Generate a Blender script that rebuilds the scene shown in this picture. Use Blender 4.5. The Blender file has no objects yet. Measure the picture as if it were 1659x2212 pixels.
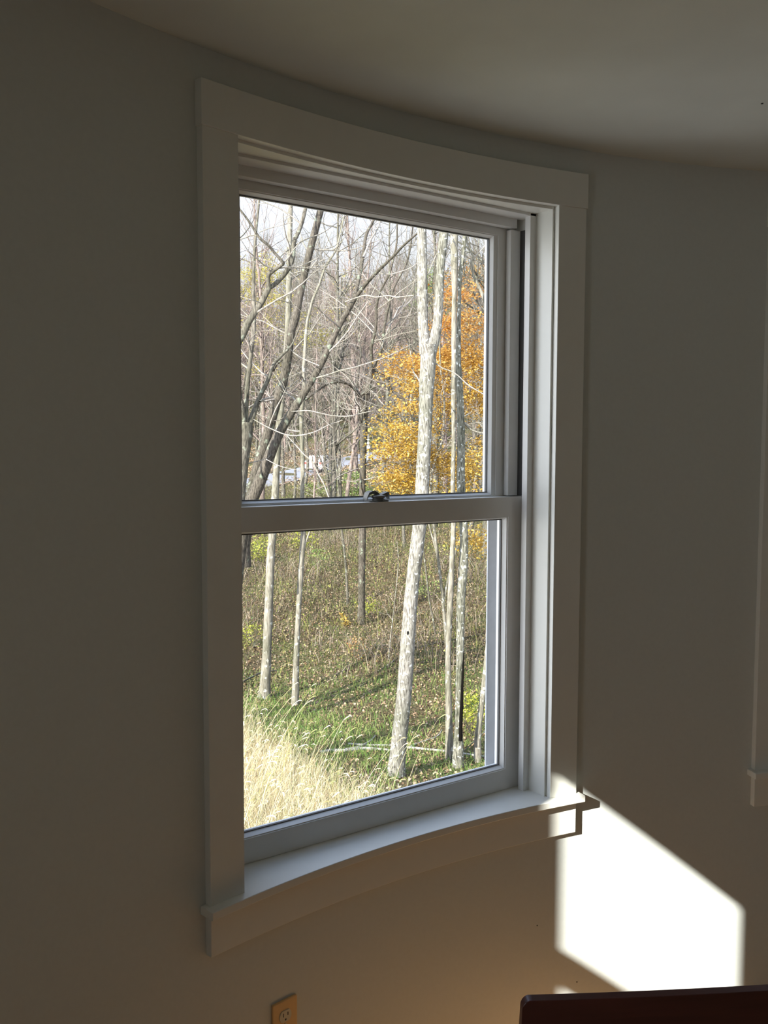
import bpy, bmesh, math, random
import numpy as np
from mathutils import Vector, Matrix
random.seed(7); rng = np.random.default_rng(7)
S = bpy.context.scene
COL = S.collection

# ------------------------------------------------------------------ camera
R = 2.8475                                   # inner radius of the round room, its axis stands at (0,-R)
CAM = np.array([-1.3501, -1.8169, 1.6424]); FPX = 1989.56
YAW, PITCH, ROLL = -0.6186, -0.0707, 0.0023
Fv = np.array([-math.sin(YAW)*math.cos(PITCH), math.cos(YAW)*math.cos(PITCH), math.sin(PITCH)])
Rv = np.array([math.cos(YAW), math.sin(YAW), 0.0]); Uv = np.cross(Rv, Fv)
Rv, Uv = Rv*math.cos(ROLL)+Uv*math.sin(ROLL), -Rv*math.sin(ROLL)+Uv*math.cos(ROLL)
cd = bpy.data.cameras.new('camera'); cam = bpy.data.objects.new('camera', cd); COL.objects.link(cam)
cd.sensor_fit = 'VERTICAL'; cd.sensor_height = 36.0; cd.lens = 36.0*FPX/2212; cd.clip_start = .05; cd.clip_end = 2000
m = Matrix.Identity(4)
for i in range(3):
    m[i][0], m[i][1], m[i][2], m[i][3] = Rv[i], Uv[i], -Fv[i], CAM[i]
cam.matrix_world = m; S.camera = cam

# ------------------------------------------------------------------ world, sun, exposure
SUN_AZ, SUN_EL = math.radians(74.7), math.radians(25.8)      # direction the light travels to
SKY, SUN = 1.0, 19.0
S.view_settings.view_transform = 'Standard'; S.view_settings.look = 'None'
S.view_settings.exposure = 0.0; S.view_settings.gamma = 1.0; S.view_settings.use_curve_mapping = False
w = bpy.data.worlds.new('sky'); S.world = w; w.use_nodes = True
nt = w.node_tree; nt.nodes.clear()
wo = nt.nodes.new('ShaderNodeOutputWorld'); bg = nt.nodes.new('ShaderNodeBackground')
tc = nt.nodes.new('ShaderNodeTexCoord'); sp = nt.nodes.new('ShaderNodeSeparateXYZ'); cr = nt.nodes.new('ShaderNodeValToRGB')
nt.links.new(tc.outputs['Generated'], sp.inputs[0]); nt.links.new(sp.outputs['Z'], cr.inputs[0])
cr.color_ramp.elements[0].position = 0.0; cr.color_ramp.elements[0].color = (.95, .96, 1, 1); k = cr.color_ramp.elements.new(.4); k.color = (.80, .85, 1, 1)
cr.color_ramp.elements[2].position = 0.85; cr.color_ramp.elements[2].color = (.40, .54, .85, 1)
# sky strength shaped for the light: raised towards the sun, low in view
vd = nt.nodes.new('ShaderNodeVectorMath'); vd.operation = 'DOT_PRODUCT'; vd.inputs[1].default_value = (-.90, -.25, .36); nt.links.new(tc.outputs['Generated'], vd.inputs[0])
mr = nt.nodes.new('ShaderNodeMapRange'); mr.interpolation_type = 'SMOOTHSTEP'
for k_, v_ in (('From Min', -.62), ('From Max', .60), ('To Min', 1.22*SKY), ('To Max', 4.7*SKY)): mr.inputs[k_].default_value = v_
nt.links.new(vd.outputs['Value'], mr.inputs['Value']); nt.links.new(mr.outputs[0], bg.inputs['Strength'])
nt.links.new(cr.outputs[0], bg.inputs['Color'])
nt.links.new(bg.outputs[0], wo.inputs[0])
ld = bpy.data.lights.new('sun', 'SUN'); ld.energy = SUN; ld.angle = math.radians(.53); ld.color = (1, .965, .90)
sun = bpy.data.objects.new('sun', ld); COL.objects.link(sun)
sd = Vector((math.sin(SUN_AZ)*math.cos(SUN_EL), math.cos(SUN_AZ)*math.cos(SUN_EL), -math.sin(SUN_EL)))
sun.rotation_euler = sd.to_track_quat('-Z', 'Y').to_euler(); sun.location = (-30, -8, 20)
try:
    S.cycles.use_denoising = True; S.cycles.denoiser = 'OPENIMAGEDENOISE'
    S.cycles.denoising_input_passes = 'RGB_ALBEDO_NORMAL'
    S.cycles.max_bounces = 14; S.cycles.diffuse_bounces = 10; S.cycles.transparent_max_bounces = 16
    S.cycles.sample_clamp_indirect = 6.0; S.cycles.caustics_reflective = False; S.cycles.caustics_refractive = False
except Exception: pass

# ------------------------------------------------------------------ helpers
def tag(o, label=None, cat=None, group=None, kind=None):
    if label: o['label'] = label
    if cat: o['category'] = cat
    if group: o['group'] = group
    if kind: o['kind'] = kind
    return o
def empty(name, loc, rz=0.0):
    o = bpy.data.objects.new(name, None); COL.objects.link(o); o.location = loc; o.rotation_euler = (0, 0, rz)
    o.empty_display_size = .05
    return o
def mesh_obj(name, verts, faces, mat, parent=None, smooth=False, bevel=0.0, sharp=None):
    me = bpy.data.meshes.new(name)
    verts = np.asarray(verts, dtype=np.float32).reshape(-1, 3)
    if isinstance(faces, np.ndarray):
        k = faces.shape[1]; n = len(faces)
        me.vertices.add(len(verts)); me.vertices.foreach_set('co', verts.ravel())
        me.loops.add(n*k); me.loops.foreach_set('vertex_index', faces.astype(np.int32).ravel())
        me.polygons.add(n); me.polygons.foreach_set('loop_start', np.arange(0, n*k, k, dtype=np.int32))
        me.polygons.foreach_set('loop_total', np.full(n, k, dtype=np.int32))
        me.update(calc_edges=True)
    else:
        me.from_pydata([tuple(map(float, v)) for v in verts], [], [tuple(f) for f in faces]); me.update()
    if sharp is not None:
        bm = bmesh.new(); bm.from_mesh(me); bmesh.ops.recalc_face_normals(bm, faces=bm.faces)
        for f in bm.faces: f.smooth = True
        for e in bm.edges:
            if len(e.link_faces) == 2 and e.calc_face_angle(0) > math.radians(sharp): e.smooth = False
        bm.to_mesh(me); bm.free()
    elif smooth:
        me.polygons.foreach_set('use_smooth', np.ones(len(me.polygons), dtype=bool))
    o = bpy.data.objects.new(name, me); COL.objects.link(o); me.materials.append(mat)
    if parent is not None: o.parent = parent
    if bevel:
        b = o.modifiers.new('bevel', 'BEVEL'); b.width = bevel; b.segments = 2; b.limit_method = 'ANGLE'; b.angle_limit = math.radians(35)
    return o
class MB:
    def __init__(s): s.v = []; s.f = []
    def add(s, vs, fs):
        n = len(s.v); s.v += [tuple(v) for v in vs]; s.f += [tuple(i+n for i in f) for f in fs]
    def box(s, x0, x1, y0, y1, z0, z1, M=None):
        vs = [(x, y, z) for x in (x0, x1) for y in (y0, y1) for z in (z0, z1)]
        if M is not None: vs = [tuple(M @ Vector(v)) for v in vs]
        s.add(vs, [(0, 1, 3, 2), (4, 6, 7, 5), (0, 4, 5, 1), (2, 3, 7, 6), (0, 2, 6, 4), (1, 5, 7, 3)])
    def prism(s, poly, z0, z1):
        n = len(poly); s.add([(x, y, z0) for x, y in poly]+[(x, y, z1) for x, y in poly],
              [tuple(range(n))[::-1], tuple(range(n, 2*n))]+[(i, (i+1) % n, n+(i+1) % n, n+i) for i in range(n)])
    def lathe(s, prof, cx, cy, n=32, sx=1, sy=1):
        vs = []; fs = []
        for r, z in prof:
            for i in range(n):
                a = 2*math.pi*i/n; vs.append((cx+r*sx*math.cos(a), cy+r*sy*math.sin(a), z))
        for j in range(len(prof)-1):
            for i in range(n):
                fs.append((j*n+i, j*n+(i+1) % n, (j+1)*n+(i+1) % n, (j+1)*n+i))
        fs.append(tuple(range(n))[::-1]); fs.append(tuple((len(prof)-1)*n+i for i in range(n)))
        s.add(vs, fs)
    def obj(s, name, mat, parent=None, **k): return mesh_obj(name, s.v, s.f, mat, parent, **k)
def copy_tree(o, parent=None):
    c = o.copy(); COL.objects.link(c); c.parent = parent
    for ch in list(o.children): copy_tree(ch, c)
    return c

# ------------------------------------------------------------------ materials
def new_mat(name):
    mt = bpy.data.materials.new(name); mt.use_nodes = True
    return mt, mt.node_tree, mt.node_tree.nodes['Principled BSDF']
def rgb(c): return (c[0], c[1], c[2], 1)
OUT = .52                                     # overall reflectance of bark, leaves and soil
def plain(name, c, rough=.5, noise=.03, scale=60, bump=0.0, metal=0.0, spec=.5):
    mt, t, b = new_mat(name); b.inputs['Roughness'].default_value = rough; b.inputs['Metallic'].default_value = metal
    b.inputs['Specular IOR Level'].default_value = spec
    n = t.nodes.new('ShaderNodeTexNoise'); n.inputs['Scale'].default_value = scale; n.inputs['Detail'].default_value = 3
    co = t.nodes.new('ShaderNodeTexCoord'); t.links.new(co.outputs['Object'], n.inputs['Vector'])
    r = t.nodes.new('ShaderNodeValToRGB'); r.color_ramp.elements[0].position = .3; r.color_ramp.elements[1].position = .7
    r.color_ramp.elements[0].color = rgb([x*(1-noise) for x in c]); r.color_ramp.elements[1].color = rgb([min(1, x*(1+noise)) for x in c])
    t.links.new(n.outputs[0], r.inputs[0]); t.links.new(r.outputs[0], b.inputs['Base Color'])
    if bump:
        u = t.nodes.new('ShaderNodeBump'); u.inputs['Strength'].default_value = bump; u.inputs['Distance'].default_value = .002
        t.links.new(n.outputs[0], u.inputs['Height']); t.links.new(u.outputs[0], b.inputs['Normal'])
    return mt
M_WALL = plain('painted_plaster', (.60, .625, .60), .62, .015, 90, .12)
M_CEIL = plain('ceiling_plaster', (.60, .625, .575), .8, .03, 6, .1)
M_TRIM = plain('trim_paint', (.72, .72, .67), .38, .012, 30, .02)
M_SASH = plain('sash_paint', (.70, .70, .68), .34, .012, 30, .02)
M_RUBBER = plain('dark_gasket', (.06, .06, .06), .6)
M_EXT = plain('grey_exterior_frame', (.52, .53, .56), .45, .05, 40)
M_LOCK = plain('lock_metal', (.17, .165, .145), .45, .08, 50, 0, .3)
M_PLATE = plain('almond_plate', (.70, .45, .20), .4)
M_SOCK = plain('socket_face', (.60, .55, .42), .4)
M_DARK = plain('dark_slot', (.03, .03, .03), .7)
M_SHADE = plain('sun_shade_panel', (.7, .68, .62), .9, .05, 300)
def planks():
    mt, t, b = new_mat('oak_planks'); b.inputs['Roughness'].default_value = .32
    co = t.nodes.new('ShaderNodeTexCoord'); mp = t.nodes.new('ShaderNodeMapping'); t.links.new(co.outputs['Object'], mp.inputs[0])
    br = t.nodes.new('ShaderNodeTexBrick'); t.links.new(mp.outputs[0], br.inputs[0])
    br.inputs['Scale'].default_value = 1; br.inputs['Brick Width'].default_value = 1.1; br.inputs['Row Height'].default_value = .083
    br.inputs['Mortar Size'].default_value = .0015; br.inputs['Color1'].default_value = (.62, .32, .12, 1); br.inputs['Color2'].default_value = (.74, .40, .17, 1)
    br.inputs['Mortar'].default_value = (.10, .05, .02, 1)
    n = t.nodes.new('ShaderNodeTexNoise'); n.inputs['Scale'].default_value = 3; n.inputs['Detail'].default_value = 6
    m2 = t.nodes.new('ShaderNodeMapping'); m2.inputs['Scale'].default_value = (1, 14, 1); t.links.new(co.outputs['Object'], m2.inputs[0]); t.links.new(m2.outputs[0], n.inputs[0])
    mx = t.nodes.new('ShaderNodeMixRGB'); mx.blend_type = 'MULTIPLY'; mx.inputs[0].default_value = .5
    t.links.new(br.outputs[0], mx.inputs[1]); t.links.new(n.outputs['Color'], mx.inputs[2]); t.links.new(mx.outputs[0], b.inputs['Base Color'])
    return mt
M_FLOOR = planks()
def mahog():
    mt, t, b = new_mat('mahogany'); b.inputs['Roughness'].default_value = .3
    co = t.nodes.new('ShaderNodeTexCoord'); mp = t.nodes.new('ShaderNodeMapping'); mp.inputs['Scale'].default_value = (2, 30, 30)
    n = t.nodes.new('ShaderNodeTexNoise'); n.inputs['Scale'].default_value = 2.5; n.inputs['Detail'].default_value = 5
    t.links.new(co.outputs['Object'], mp.inputs[0]); t.links.new(mp.outputs[0], n.inputs[0])
    r = t.nodes.new('ShaderNodeValToRGB'); r.color_ramp.elements[0].color = (.030, .009, .008, 1); r.color_ramp.elements[1].color = (.085, .024, .020, 1)
    t.links.new(n.outputs[0], r.inputs[0]); t.links.new(r.outputs[0], b.inputs['Base Color'])
    return mt
M_MAHOG = mahog()
def glass():
    mt = bpy.data.materials.new('window_glass'); mt.use_nodes = True; t = mt.node_tree; t.nodes.clear()
    o = t.nodes.new('ShaderNodeOutputMaterial'); a = t.nodes.new('ShaderNodeBsdfTransparent'); g = t.nodes.new('ShaderNodeBsdfGlossy')
    a.inputs[0].default_value = (.975, .985, .975, 1); g.inputs['Roughness'].default_value = .01
    lw = t.nodes.new('ShaderNodeLayerWeight'); lw.inputs['Blend'].default_value = .12
    mr = t.nodes.new('ShaderNodeMath'); mr.operation = 'MULTIPLY'; mr.inputs[1].default_value = .55
    x = t.nodes.new('ShaderNodeMixShader'); t.links.new(lw.outputs['Fresnel'], mr.inputs[0]); t.links.new(mr.outputs[0], x.inputs[0])
    t.links.new(a.outputs[0], x.inputs[1]); t.links.new(g.outputs[0], x.inputs[2]); t.links.new(x.outputs[0], o.inputs[0])
    return mt
M_GLASS = glass()
def bark(name, dark, light, lichen=None, lich=.0, vs=14.0, ring=6.0):
    """grey bark: long fissures, a bump and pale lichen spots"""
    dark = [x*OUT for x in dark]; light = [x*OUT for x in light]; lichen = lichen and [x*OUT for x in lichen]
    mt, t, b = new_mat(name); b.inputs['Roughness'].default_value = .9; b.inputs['Specular IOR Level'].default_value = .15
    co = t.nodes.new('ShaderNodeTexCoord'); mp = t.nodes.new('ShaderNodeMapping'); mp.inputs['Scale'].default_value = (vs*4.2, vs*4.2, vs*.75)
    t.links.new(co.outputs['Object'], mp.inputs[0])
    n = t.nodes.new('ShaderNodeTexNoise'); n.inputs['Scale'].default_value = 1; n.inputs['Detail'].default_value = 5; n.inputs['Roughness'].default_value = .65
    t.links.new(mp.outputs[0], n.inputs[0])
    r = t.nodes.new('ShaderNodeValToRGB'); r.color_ramp.elements[0].position = .36; r.color_ramp.elements[1].position = .62
    r.color_ramp.elements[0].color = rgb(dark); r.color_ramp.elements[1].color = rgb(light); t.links.new(n.outputs[0], r.inputs[0])
    last = r.outputs[0]
    n3 = t.nodes.new('ShaderNodeTexNoise'); n3.inputs['Scale'].default_value = 1.4; n3.inputs['Detail'].default_value = 3; t.links.new(co.outputs['Object'], n3.inputs[0])
    r3 = t.nodes.new('ShaderNodeValToRGB'); r3.color_ramp.elements[0].position = .35; r3.color_ramp.elements[0].color = (.68, .70, .62, 1); r3.color_ramp.elements[1].position = .6; r3.color_ramp.elements[1].color = (1.08, 1.06, 1.04, 1)
    t.links.new(n3.outputs[0], r3.inputs[0]); mm = t.nodes.new('ShaderNodeMixRGB'); mm.blend_type = 'MULTIPLY'; mm.inputs[0].default_value = 1
    t.links.new(last, mm.inputs[1]); t.links.new(r3.outputs[0], mm.inputs[2]); last = mm.outputs[0]
    if lichen:
        v = t.nodes.new('ShaderNodeTexVoronoi'); v.inputs['Scale'].default_value = ring
        nd = t.nodes.new('ShaderNodeTexNoise'); nd.inputs['Scale'].default_value = 13; nd.inputs['Detail'].default_value = 3; t.links.new(co.outputs['Object'], nd.inputs[0])
        ad = t.nodes.new('ShaderNodeMixRGB'); ad.blend_type = 'ADD'; ad.inputs[0].default_value = .16; t.links.new(co.outputs['Object'], ad.inputs[1]); t.links.new(nd.outputs['Color'], ad.inputs[2])
        t.links.new(ad.outputs[0], v.inputs['Vector'])
        r2 = t.nodes.new('ShaderNodeValToRGB'); r2.color_ramp.elements[0].position = lich; r2.color_ramp.elements[0].color = (1, 1, 1, 1)
        r2.color_ramp.elements[1].position = lich+.16; r2.color_ramp.elements[1].color = (0, 0, 0, 1); t.links.new(v.outputs['Distance'], r2.inputs[0])
        mx = t.nodes.new('ShaderNodeMixRGB'); t.links.new(r2.outputs[0], mx.inputs[0]); t.links.new(last, mx.inputs[1]); mx.inputs[2].default_value = rgb(lichen)
        last = mx.outputs[0]
    t.links.new(last, b.inputs['Base Color'])
    u = t.nodes.new('ShaderNodeBump'); u.inputs['Strength'].default_value = .9; u.inputs['Distance'].default_value = .014
    t.links.new(n.outputs[0], u.inputs['Height']); t.links.new(u.outputs[0], b.inputs['Normal'])
    return mt
M_BARK_PALE = bark('pale_lichen_bark', (.10, .09, .075), (.45, .425, .38), (.78, .78, .73), .15, 14, 14)
M_BARK_LICHEN = bark('olive_lichen_bark', (.06, .06, .045), (.33, .32, .26), (.72, .73, .66), .17, 12, 14)
M_BARK_SMOOTH = bark('smooth_grey_bark', (.16, .145, .115), (.39, .36, .30), (.62, .62, .55), .13, 8, 8)
M_BARK_DARK = bark('rough_dark_bark', (.035, .03, .024), (.19, .165, .135), (.28, .31, .23), .13, 16, 6)
M_BARK_MID = bark('grey_brown_bark', (.07, .062, .05), (.255, .23, .19), (.36, .38, .29), .12, 12, 6)
M_BARK_FAR = bark('far_woods_bark', (.12, .09, .08), (.46, .36, .325), None, 0, 5)
M_TWIG = bark('pale_twig_bark', (.25, .22, .19), (.55, .50, .45), None, 0, 10)
M_LOG = bark('weathered_log', (.36, .32, .28), (.75, .70, .64), None, 0, 12)
def leafy(name, cols, transl=.35, grad=None, rough=.6):
    """colour picked per leaf; grad=(z0,z1,cols) blends to a second palette with height"""
    mt, t, b = new_mat(name); out = t.nodes['Material Output']; b.inputs['Roughness'].default_value = rough; b.inputs['Specular IOR Level'].default_value = .25
    g = t.nodes.new('ShaderNodeNewGeometry')
    def ramp(cs):
        r = t.nodes.new('ShaderNodeValToRGB'); r.color_ramp.interpolation = 'LINEAR'
        while len(r.color_ramp.elements) < len(cs): r.color_ramp.elements.new(.5)
        for i, c in enumerate(cs):
            r.color_ramp.elements[i].position = i/(len(cs)-1); r.color_ramp.elements[i].color = rgb(c)
        t.links.new(g.outputs['Random Per Island'], r.inputs[0]); return r.outputs[0]
    k_ = OUT*(1.25 if name == 'dry_grass' else 1.05); cols = [[x*k_ for x in c_] for c_ in cols]; grad = grad and (grad[0], grad[1], [[x*k_ for x in c_] for c_ in grad[2]])
    c = ramp(cols)
    if grad:
        c2 = ramp(grad[2]); sz = t.nodes.new('ShaderNodeSeparateXYZ'); t.links.new(g.outputs['Position'], sz.inputs[0])
        n = t.nodes.new('ShaderNodeTexNoise'); n.inputs['Scale'].default_value = .8; t.links.new(g.outputs['Position'], n.inputs[0])
        a = t.nodes.new('ShaderNodeMath'); a.operation = 'MULTIPLY_ADD'; a.inputs[1].default_value = 2.4; t.links.new(n.outputs[0], a.inputs[0]); t.links.new(sz.outputs['Z'], a.inputs[2])
        mr = t.nodes.new('ShaderNodeMapRange'); mr.inputs['From Min'].default_value = grad[0]+1.2; mr.inputs['From Max'].default_value = grad[1]+1.2
        t.links.new(a.outputs[0], mr.inputs['Value']); mx = t.nodes.new('ShaderNodeMixRGB'); t.links.new(mr.outputs[0], mx.inputs[0])
        t.links.new(c, mx.inputs[1]); t.links.new(c2, mx.inputs[2]); c = mx.outputs[0]
    t.links.new(c, b.inputs['Base Color'])
    tr = t.nodes.new('ShaderNodeBsdfTranslucent'); t.links.new(c, tr.inputs[0]); ms = t.nodes.new('ShaderNodeMixShader'); ms.inputs[0].default_value = transl
    t.links.new(b.outputs[0], ms.inputs[1]); t.links.new(tr.outputs[0], ms.inputs[2]); t.links.new(ms.outputs[0], out.inputs[0])
    return mt
M_MAPLE = leafy('maple_leaves', [(.50, .29, .03), (.90, .56, .09), (1.05, .74, .24), (.74, .45, .05)], .4,
                (2.2, 5.2, [(.70, .27, .05), (.95, .44, .12), (.85, .50, .16), (.60, .22, .04)]))
M_YELLOW = leafy('yellow_leaves', [(.62, .50, .10), (.72, .58, .16), (.48, .46, .10)], .4)
M_RUST = leafy('rust_leaves', [(.50, .26, .10), (.58, .36, .16), (.42, .38, .14), (.55, .20, .07)], .4)
M_DRYGRASS = leafy('dry_grass', [(.62, .46, .22), (1.0, .82, .52), (.42, .29, .12), (1.15, 1.02, .76), (.36, .38, .12), (.26, .18, .08)], .2)
M_GREENGRASS = leafy('green_grass', [(.15, .33, .05), (.28, .44, .09), (.44, .46, .15), (.09, .22, .035), (.50, .40, .22)], .35)
M_LITTER = leafy('leaf_litter', [(.26, .15, .075), (.44, .28, .16), (.16, .095, .055), (.62, .46, .30), (.34, .24, .10)], .1)
M_WEEDS = leafy('weeds', [(.10, .12, .04), (.20, .175, .075), (.24, .175, .10), (.14, .18, .045), (.42, .43, .10), (.13, .09, .055), (.32, .25, .16), (.06, .05, .03), (.10, .15, .04)], .25)
M_BRUSH = leafy('dead_brush', [(.12, .085, .06), (.22, .165, .115), (.40, .33, .25), (.07, .05, .035)], .1)
M_BUSH = leafy('green_bush_leaves', [(.14, .24, .06), (.26, .36, .10), (.36, .42, .12), (.2, .2, .08)], .35)
M_YGBUSH = leafy('yellow_green_leaves', [(.45, .48, .06), (.60, .60, .10), (.36, .44, .06)], .45)
def ground_mat():
    mt, t, b = new_mat('hill_ground'); b.inputs['Roughness'].default_value = .95; b.inputs['Specular IOR Level'].default_value = .1
    co = t.nodes.new('ShaderNodeTexCoord')
    n = t.nodes.new('ShaderNodeTexNoise'); n.inputs['Scale'].default_value = .6; n.inputs['Detail'].default_value = 8; n.inputs['Roughness'].default_value = .7
    t.links.new(co.outputs['Object'], n.inputs[0])
    r = t.nodes.new('ShaderNodeValToRGB'); e = r.color_ramp.elements
    e[0].position = .3; e[0].color = (.032, .032, .013, 1); e[1].position = .72; e[1].color = (.13, .088, .05, 1)
    k = e.new(.45); k.color = (.07, .05, .026, 1); k = e.new(.58); k.color = (.06, .068, .022, 1)
    t.links.new(n.outputs[0], r.inputs[0]); 
    n2 = t.nodes.new('ShaderNodeTexNoise'); n2.inputs['Scale'].default_value = 14; n2.inputs['Detail'].default_value = 6; t.links.new(co.outputs['Object'], n2.inputs[0])
    mx = t.nodes.new('ShaderNodeMixRGB'); mx.blend_type = 'OVERLAY'; mx.inputs[0].default_value = .8; t.links.new(r.outputs[0], mx.inputs[1]); t.links.new(n2.outputs[0], mx.inputs[2])
    t.links.new(mx.outputs[0], b.inputs['Base Color'])
    u = t.nodes.new('ShaderNodeBump'); u.inputs['Strength'].default_value = .8; u.inputs['Distance'].default_value = .08; t.links.new(n2.outputs[0], u.inputs['Height']); t.links.new(u.outputs[0], b.inputs['Normal'])
    return mt
M_GROUND = ground_mat()
M_ROAD = plain('asphalt', (.15, .15, .165), .9, .12, 3)
M_CAR = plain('white_car_paint', (.6, .6, .6), .25, .01); M_CARGLASS = plain('car_glass', (.05, .06, .07), .08, .02)
M_TYRE = plain('tyre', (.02, .02, .02), .8); M_RED = plain('red_lens', (.55, .04, .03), .3); M_WHITE = plain('white_sign_paint', (.6, .6, .58), .6)

# ------------------------------------------------------------------ round room
ZC, ZS, ZT, ZH, ZA = 2.44, .6728, 2.281, 2.3711, .5603
A, AW, AH, AS, DS, T = .1665, .1977, .1989, .2026, .0438, .019
ZF = -.12                                     # floor level
PH = [0.0, .6102, -.8744]                     # angles of the three windows round the room
def P(phi, rad, z): return (rad*math.sin(phi), rad*math.cos(phi)-R, z)
def round_wall():
    ha, z0, z1 = .1695, ZS-.02, 2.30
    ph = set(np.linspace(-math.pi, math.pi, 181)[:-1].round(5))
    for c in PH:
        ph = {p for p in ph if abs(p-(c-ha)) > .012 and abs(p-(c+ha)) > .012}; ph |= {round(c-ha, 5), round(c+ha, 5)}
    ph = sorted(ph); zs = [ZF-.2, z0, z1, ZC+.15]; n = len(ph); RO = R+.19
    V = []; F = []
    for rad in (R, RO):
        for z in zs:
            for p in ph: V.append(P(p, rad, z))
    idx = lambda s, j, i: (s*len(zs)+j)*n+(i % n)
    hole = lambda i, j: j == 1 and any(abs((ph[i]+(ph[(i+1) % n] if i < n-1 else ph[i]))/2-c) < ha-.003 for c in PH)
    for i in range(n):
        for j in range(3):
            if hole(i, j): continue
            F.append((idx(0, j, i), idx(0, j, i+1), idx(0, j+1, i+1), idx(0, j+1, i)))
            F.append((idx(1, j, i), idx(1, j+1, i), idx(1, j+1, i+1), idx(1, j, i+1)))
            for jj in (j-1, j+1):
                if jj < 0 or jj > 2 or hole(i, jj):
                    k = j if jj < j else j+1
                    F.append((idx(0, k, i), idx(1, k, i), idx(1, k, i+1), idx(0, k, i+1)))
            if j == 1:
                for ii, k in ((i-1, i), (i+1, i+1)):
                    if hole(ii % n, j): F.append((idx(0, 1, k), idx(0, 2, k), idx(1, 2, k), idx(1, 1, k)))
    return mesh_obj('wall_round', V, F, M_WALL, sharp=40)
wall = tag(round_wall(), 'curved off-white plaster wall of the round room', kind='structure')
mb = MB(); mb.prism([P(a, R+.0, 0)[:2] for a in np.linspace(0, 2*math.pi, 181)[:-1]], ZC, ZC+.15)
tag(mb.obj('ceiling', M_CEIL), 'off-white plaster ceiling of the round room', kind='structure')
mb = MB(); mb.prism([P(a, R+.0, 0)[:2] for a in np.linspace(0, 2*math.pi, 181)[:-1]], ZF-.2, ZF)
tag(mb.obj('floor', M_FLOOR), 'oak plank floor', kind='structure')
# flat roof slab over the room keeps the sun out
mb = MB(); mb.prism([P(a, R+.19, 0)[:2] for a in np.linspace(0, 2*math.pi, 91)[:-1]], ZC+.15, ZC+.3)
tag(mb.obj('trim_1', M_TRIM), 'roof slab above the round room', kind='structure')

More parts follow.
